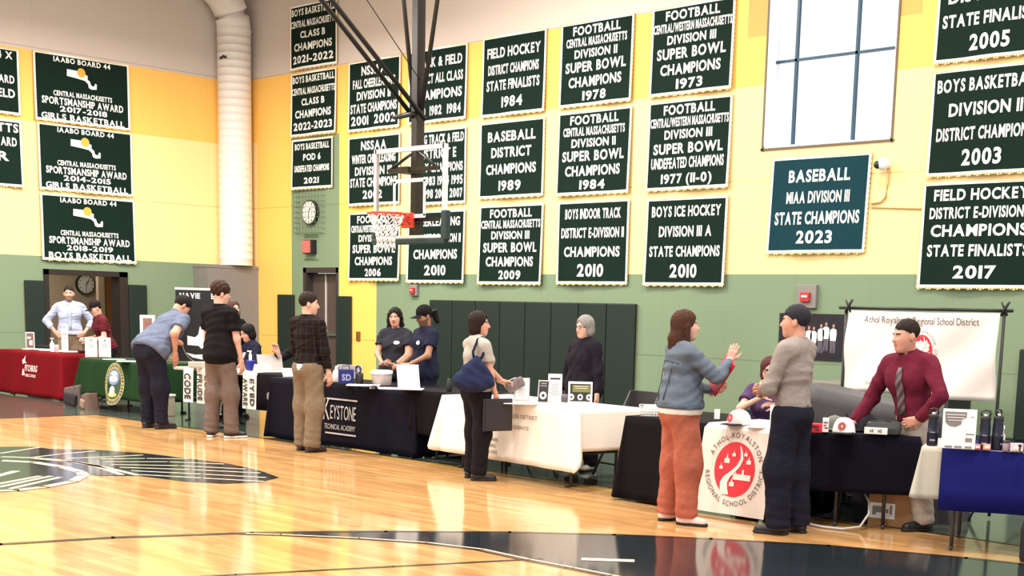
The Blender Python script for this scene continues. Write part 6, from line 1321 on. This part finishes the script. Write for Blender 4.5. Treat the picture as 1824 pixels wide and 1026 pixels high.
# 13 woman in denim jacket and coral trousers
I = person((-6.40, 8.14), 24, 'woman in denim jacket and coral trousers holding a red folder, one hand raised', H=1.60, fem=True, fat=1.24, head=(-14, 2, 0), skin_c=SK2, shirt=fabric('denim_jacket', (.105, .130, .170)), sleeve='long', hem=.03, over='loose', trousers=fabric('coral_trousers', (.37, .105, .066)), wide=1.22, cuff=.055, hair='long', hair_c=(.055, .022, .013), shoes=mat('white_pink_sandal', (.70, .52, .48), .6), collar=True,
           arms=[V3(-.04, .34, 1.10), V3(.13, .37, 1.36)], elbows=[V3(-.8, -.4, -1), V3(.8, -.3, -1)], hands=[dict(f=V3(.5, .6, .5), n=V3(.2, -1, .2), curl=45), dict(f=V3(.05, .30, 1), n=V3(-.9, .5, 0), curl=14, thumb=.4)], feet=[(-.12, -.02, 10), (.12, .03, -45)])
JACK = I
mb = MB(); r_ = I['s']
def ring_z(P): return None
def under_f(P):
    S = I['S']; s = I['s']; d = ellip(P, S(0, 0, .02), V3(.185*1.24+.006, .135*1.24+.006, .16)*s); h_ = P[:, 2]-I['p'][2]; return np.maximum(d, np.abs(h_-.015*s)-.03*s)
v, f_ = surface_nets(under_f, I['p']-.32, I['p']+.32, .011); mesh_obj('shirt_hem', [(v, f_, 0)], [fabric('white_undershirt', (.72, .66, .60))], I['ob'])
mb = MB(); mb.lathe([(.030, -.008), (.033, 0), (.030, .008)], n=16); o = mb.build('bracelet', [mat('pink_bracelet', (.7, .45, .45), .5)], I['ob']); w_ = I['wr'][1]; d_ = (w_-I['el'][1])/np.linalg.norm(w_-I['el'][1]); o.location = tuple(w_-d_*.005); o.rotation_euler = Vector(d_).to_track_quat('Z', 'Y').to_euler()
def back_line(I, pts, w_, m, nm):
    mb = MB(); vs = []
    for (a, c) in pts:
        q = I['proj'](a, c, False)-I['Rt']@V3(0, .004, 0); vs.append(tuple(q))
    mb.tube(vs, w_, n=5); mb.build(nm, [m], I['shirt'])
seam = mat('denim_seam', (.045, .062, .095), .8)
for a in (-.07, .07): back_line(I, [(a*1.3, .42), (a*1.15, .34), (a, .25), (a*.9, .16), (a*.85, .10)], .004, seam, 'back_seam')
back_line(I, [(-.15, .40), (-.08, .415), (0, .42), (.08, .415), (.15, .40)], .004, seam, 'yoke_seam')
def hemband(P):
    S = I['S']; s = I['s']; d = ellip(P, S(0, 0, .03), V3(.185*1.24+.020, .135*1.24+.022, .19)*s); h_ = P[:, 2]-I['p'][2]; return np.maximum(d, np.abs(h_-.058*s)-.024*s)
v, f_ = surface_nets(hemband, I['p']-.34, I['p']+.34, .010); mesh_obj('waistband', [(v, f_, 0)], [fabric('denim_band', (.080, .108, .155))], I['shirt'])
# 14 person in purple behind the district table
I = person(at_px(1372, 700, 9.9), 262, 'seated person in purple shirt with red brown hair behind the district table', H=1.56, fem=True, fat=1.12, lean=8, head=(10, -2, 0), skin_c=SK2, shirt=fabric('purple_top', (.075, .04, .105)), sleeve='tee', hem=-.03, over='loose', trousers=M_BLKTR, hair='bob', hair_c=(.075, .022, .022), seated=True, ph=.50, feet=[(-.12, .40, 0), (.12, .40, 0)], glasses=True, collar=False,
           arms=[V3(-.10, .30, .93), V3(.02, .33, 1.02)], elbows=[V3(-1, -.2, -.7), V3(1, .1, -.7)], hands=[dict(f=V3(.9, .3, .2), n=V3(0, -.5, -1), curl=30), dict(f=V3(-.8, .3, .4), n=V3(0, -.6, -.7), curl=35)])
# 15 man in grey shirt and dark trousers
I = person((-5.57, 8.41), 150, 'man in grey dress shirt and dark trousers standing before the cap table', H=1.655, fat=1.0, head=(18, 0, 0), skin_c=SK4, shirt=fabric('grey_dress_shirt', (.26, .225, .205)), sleeve='long', hem=.055, trousers=M_DKNAVY, wide=1.32, hair='short', hair_c=(.020, .019, .026), belt=M_BELT, shoes=(.010, .009, .010), over=None,
           arms=[V3(-.04, .25, 1.10), V3(.02, .26, 1.08)], elbows=[V3(-1, -.5, -.6), V3(1, -.5, -.6)], hands=[dict(f=V3(.7, .6, .3), n=V3(.2, -.8, .3), curl=50), dict(f=V3(-.7, .6, .2), n=V3(-.2, -.8, .3), curl=50)], feet=[(-.10, .02, 20), (.10, -.03, -10)])
# 16 man in maroon shirt and tie
I = person(at_px(1627, 800, 9.42), 200, 'man in maroon shirt and striped tie leaning on the cap table, hand on hip', H=1.72, lg=.80, ph=.785, fat=1.06, lean=11, side=-4, twist=38, head=(-28, 0, 0), skin_c=SK4, shirt=fabric('maroon_shirt', (.118, .012, .028)), sleeve='long', hem=.055, trousers=fabric('stone_trousers', (.40, .335, .29)), hair='crop', hair_c=(.020, .012, .010), belt=M_BELT,
           arms=[V3(-.215, .05, .86), V3(.16, .44, .80)], elbows=[V3(-1, -.5, .15), V3(.6, -.6, .2)], hands=[dict(f=V3(.5, .8, -.3), n=V3(1, -.4, 0), curl=30), dict(f=V3(-.1, .8, -.55), n=V3(0, -.5, -1), curl=8)], feet=[(-.15, -.06, 16), (.14, -.04, -12)])
tie, nt_, b_ = new_mat('striped_tie'); tc_ = N(nt_, 'ShaderNodeTexCoord'); wv_ = N(nt_, 'ShaderNodeTexWave', Scale=7.0); wv_.bands_direction = 'DIAGONAL'; nt_.links.new(tc_.outputs['Object'], wv_.inputs['Vector']); mx_ = N(nt_, 'ShaderNodeMixRGB'); mx_.inputs[1].default_value = (.018, .012, .016, 1); mx_.inputs[2].default_value = (.16, .10, .11, 1); nt_.links.new(wv_.outputs['Fac'], mx_.inputs[0]); nt_.links.new(mx_.outputs[0], b_.inputs['Base Color']); b_.inputs['Roughness'].default_value = .6
ribbon(I, [(0, .478, .035), (0, .455, .045), (.0, .42, .055), (.0, .36, .06), (.0, .30, .065), (.0, .24, .07), (.0, .18, .075), (.0, .12, .08)], .06, tie, 'tie', lift=.007, th=.006)
MAR = I
# ---------------------------------------------------------------- what they carry
q = world_pt(BAGW, BAGW['S'](.235, -.10, .17)); t = thing('shoulder_bag', 'slouchy navy shoulder bag hanging from the shoulder of the woman in pale grey', 'bag', q, BAGW['rz'])
def bag_f(P): 
    d = union([ellip(P, (0, -.05, -.06), (.085, .20, .085)), cone(P, (0, -.20, -.02), (0, -.04, .15), .05, .028), cone(P, (0, .10, -.03), (0, -.02, .14), .05, .028), ellip(P, (0, -.04, .03), (.06, .13, .10))], .05); return d+.007*np.sin(P[:, 1]*38+P[:, 2]*45)*np.sin(P[:, 2]*22)
v, f_ = surface_nets(bag_f, V3(-.14, -.34, -.2), V3(.14, .26, .2), .010); mesh_obj('bag_body', [(v, f_, 0)], [fabric('navy_bag', (.016, .022, .06))], t)
shp = BAGW['sh'][1]-BAGW['S'](.235, -.10, .17)
MB().tube([(0.0, -.05, .15), (-.01, -.06, .22), tuple(shp+V3(-.035, -.05, .055)), tuple(shp+V3(-.035, .0, .075)), tuple(shp+V3(-.03, .05, .055)), (.0, .04, .2), (.0, -.0, .13)], .012, n=8).build('bag_strap', [fabric('navy_strap', (.010, .011, .025))], t)
q = world_pt(BAGW, BAGW['wr'][1]+V3(.035, .00, -.16)); t = thing('portfolio', 'flat black portfolio held at the thigh by the woman in pale grey', 'folder', q, BAGW['rz']); MB().box((0, 0, 0), (.025, .30, .30), bev=.008).build('cover', [mat('black_portfolio', (.014, .011, .015), .5)], t); MB().box((.0145, 0, 0), (.004, .28, .28)).build('front_panel', [mat('black_portfolio2', (.018, .014, .019), .4)], t)
q = world_pt(BAGW, BAGW['wr'][0]+V3(.03, .12, -.03)); t = thing('patterned_pouch', 'small patterned pouch held over the white table by the woman in pale grey', 'pouch', q, BAGW['rz']); MB().box((0, 0, 0), (.05, .19, .10), rot=Matrix.Rotation(.5, 3, 'X'), bev=.024).build('pouch_body', [mat('pouch_pattern', (.14, .11, .11), .7, var=.95, scale=30)], t); MB().tube([(0, -.08, .04), (0, 0, .068), (0, .08, .04)], .005).build('pouch_zip', [M_STEEL], t)
q = world_pt(JACK, V3(.07, .30, 1.12)*1.0); t = thing('red_folder', 'open red folder held against the chest of the woman in denim', 'folder', q, JACK['rz']); 
MB().box((0, 0, .02), (.22, .012, .29), rot=Matrix.Rotation(R(-20), 3, 'X') @ Matrix.Rotation(R(28), 3, 'Y'), bev=.004).build('cover', [mat('red_cover', (.42, .012, .03), .4)], t); MB().box((-.004, .012, .02), (.20, .004, .27), rot=Matrix.Rotation(R(-20), 3, 'X') @ Matrix.Rotation(R(28), 3, 'Y')).build('paper', [M_PAPER], t); t.name = 'folder'
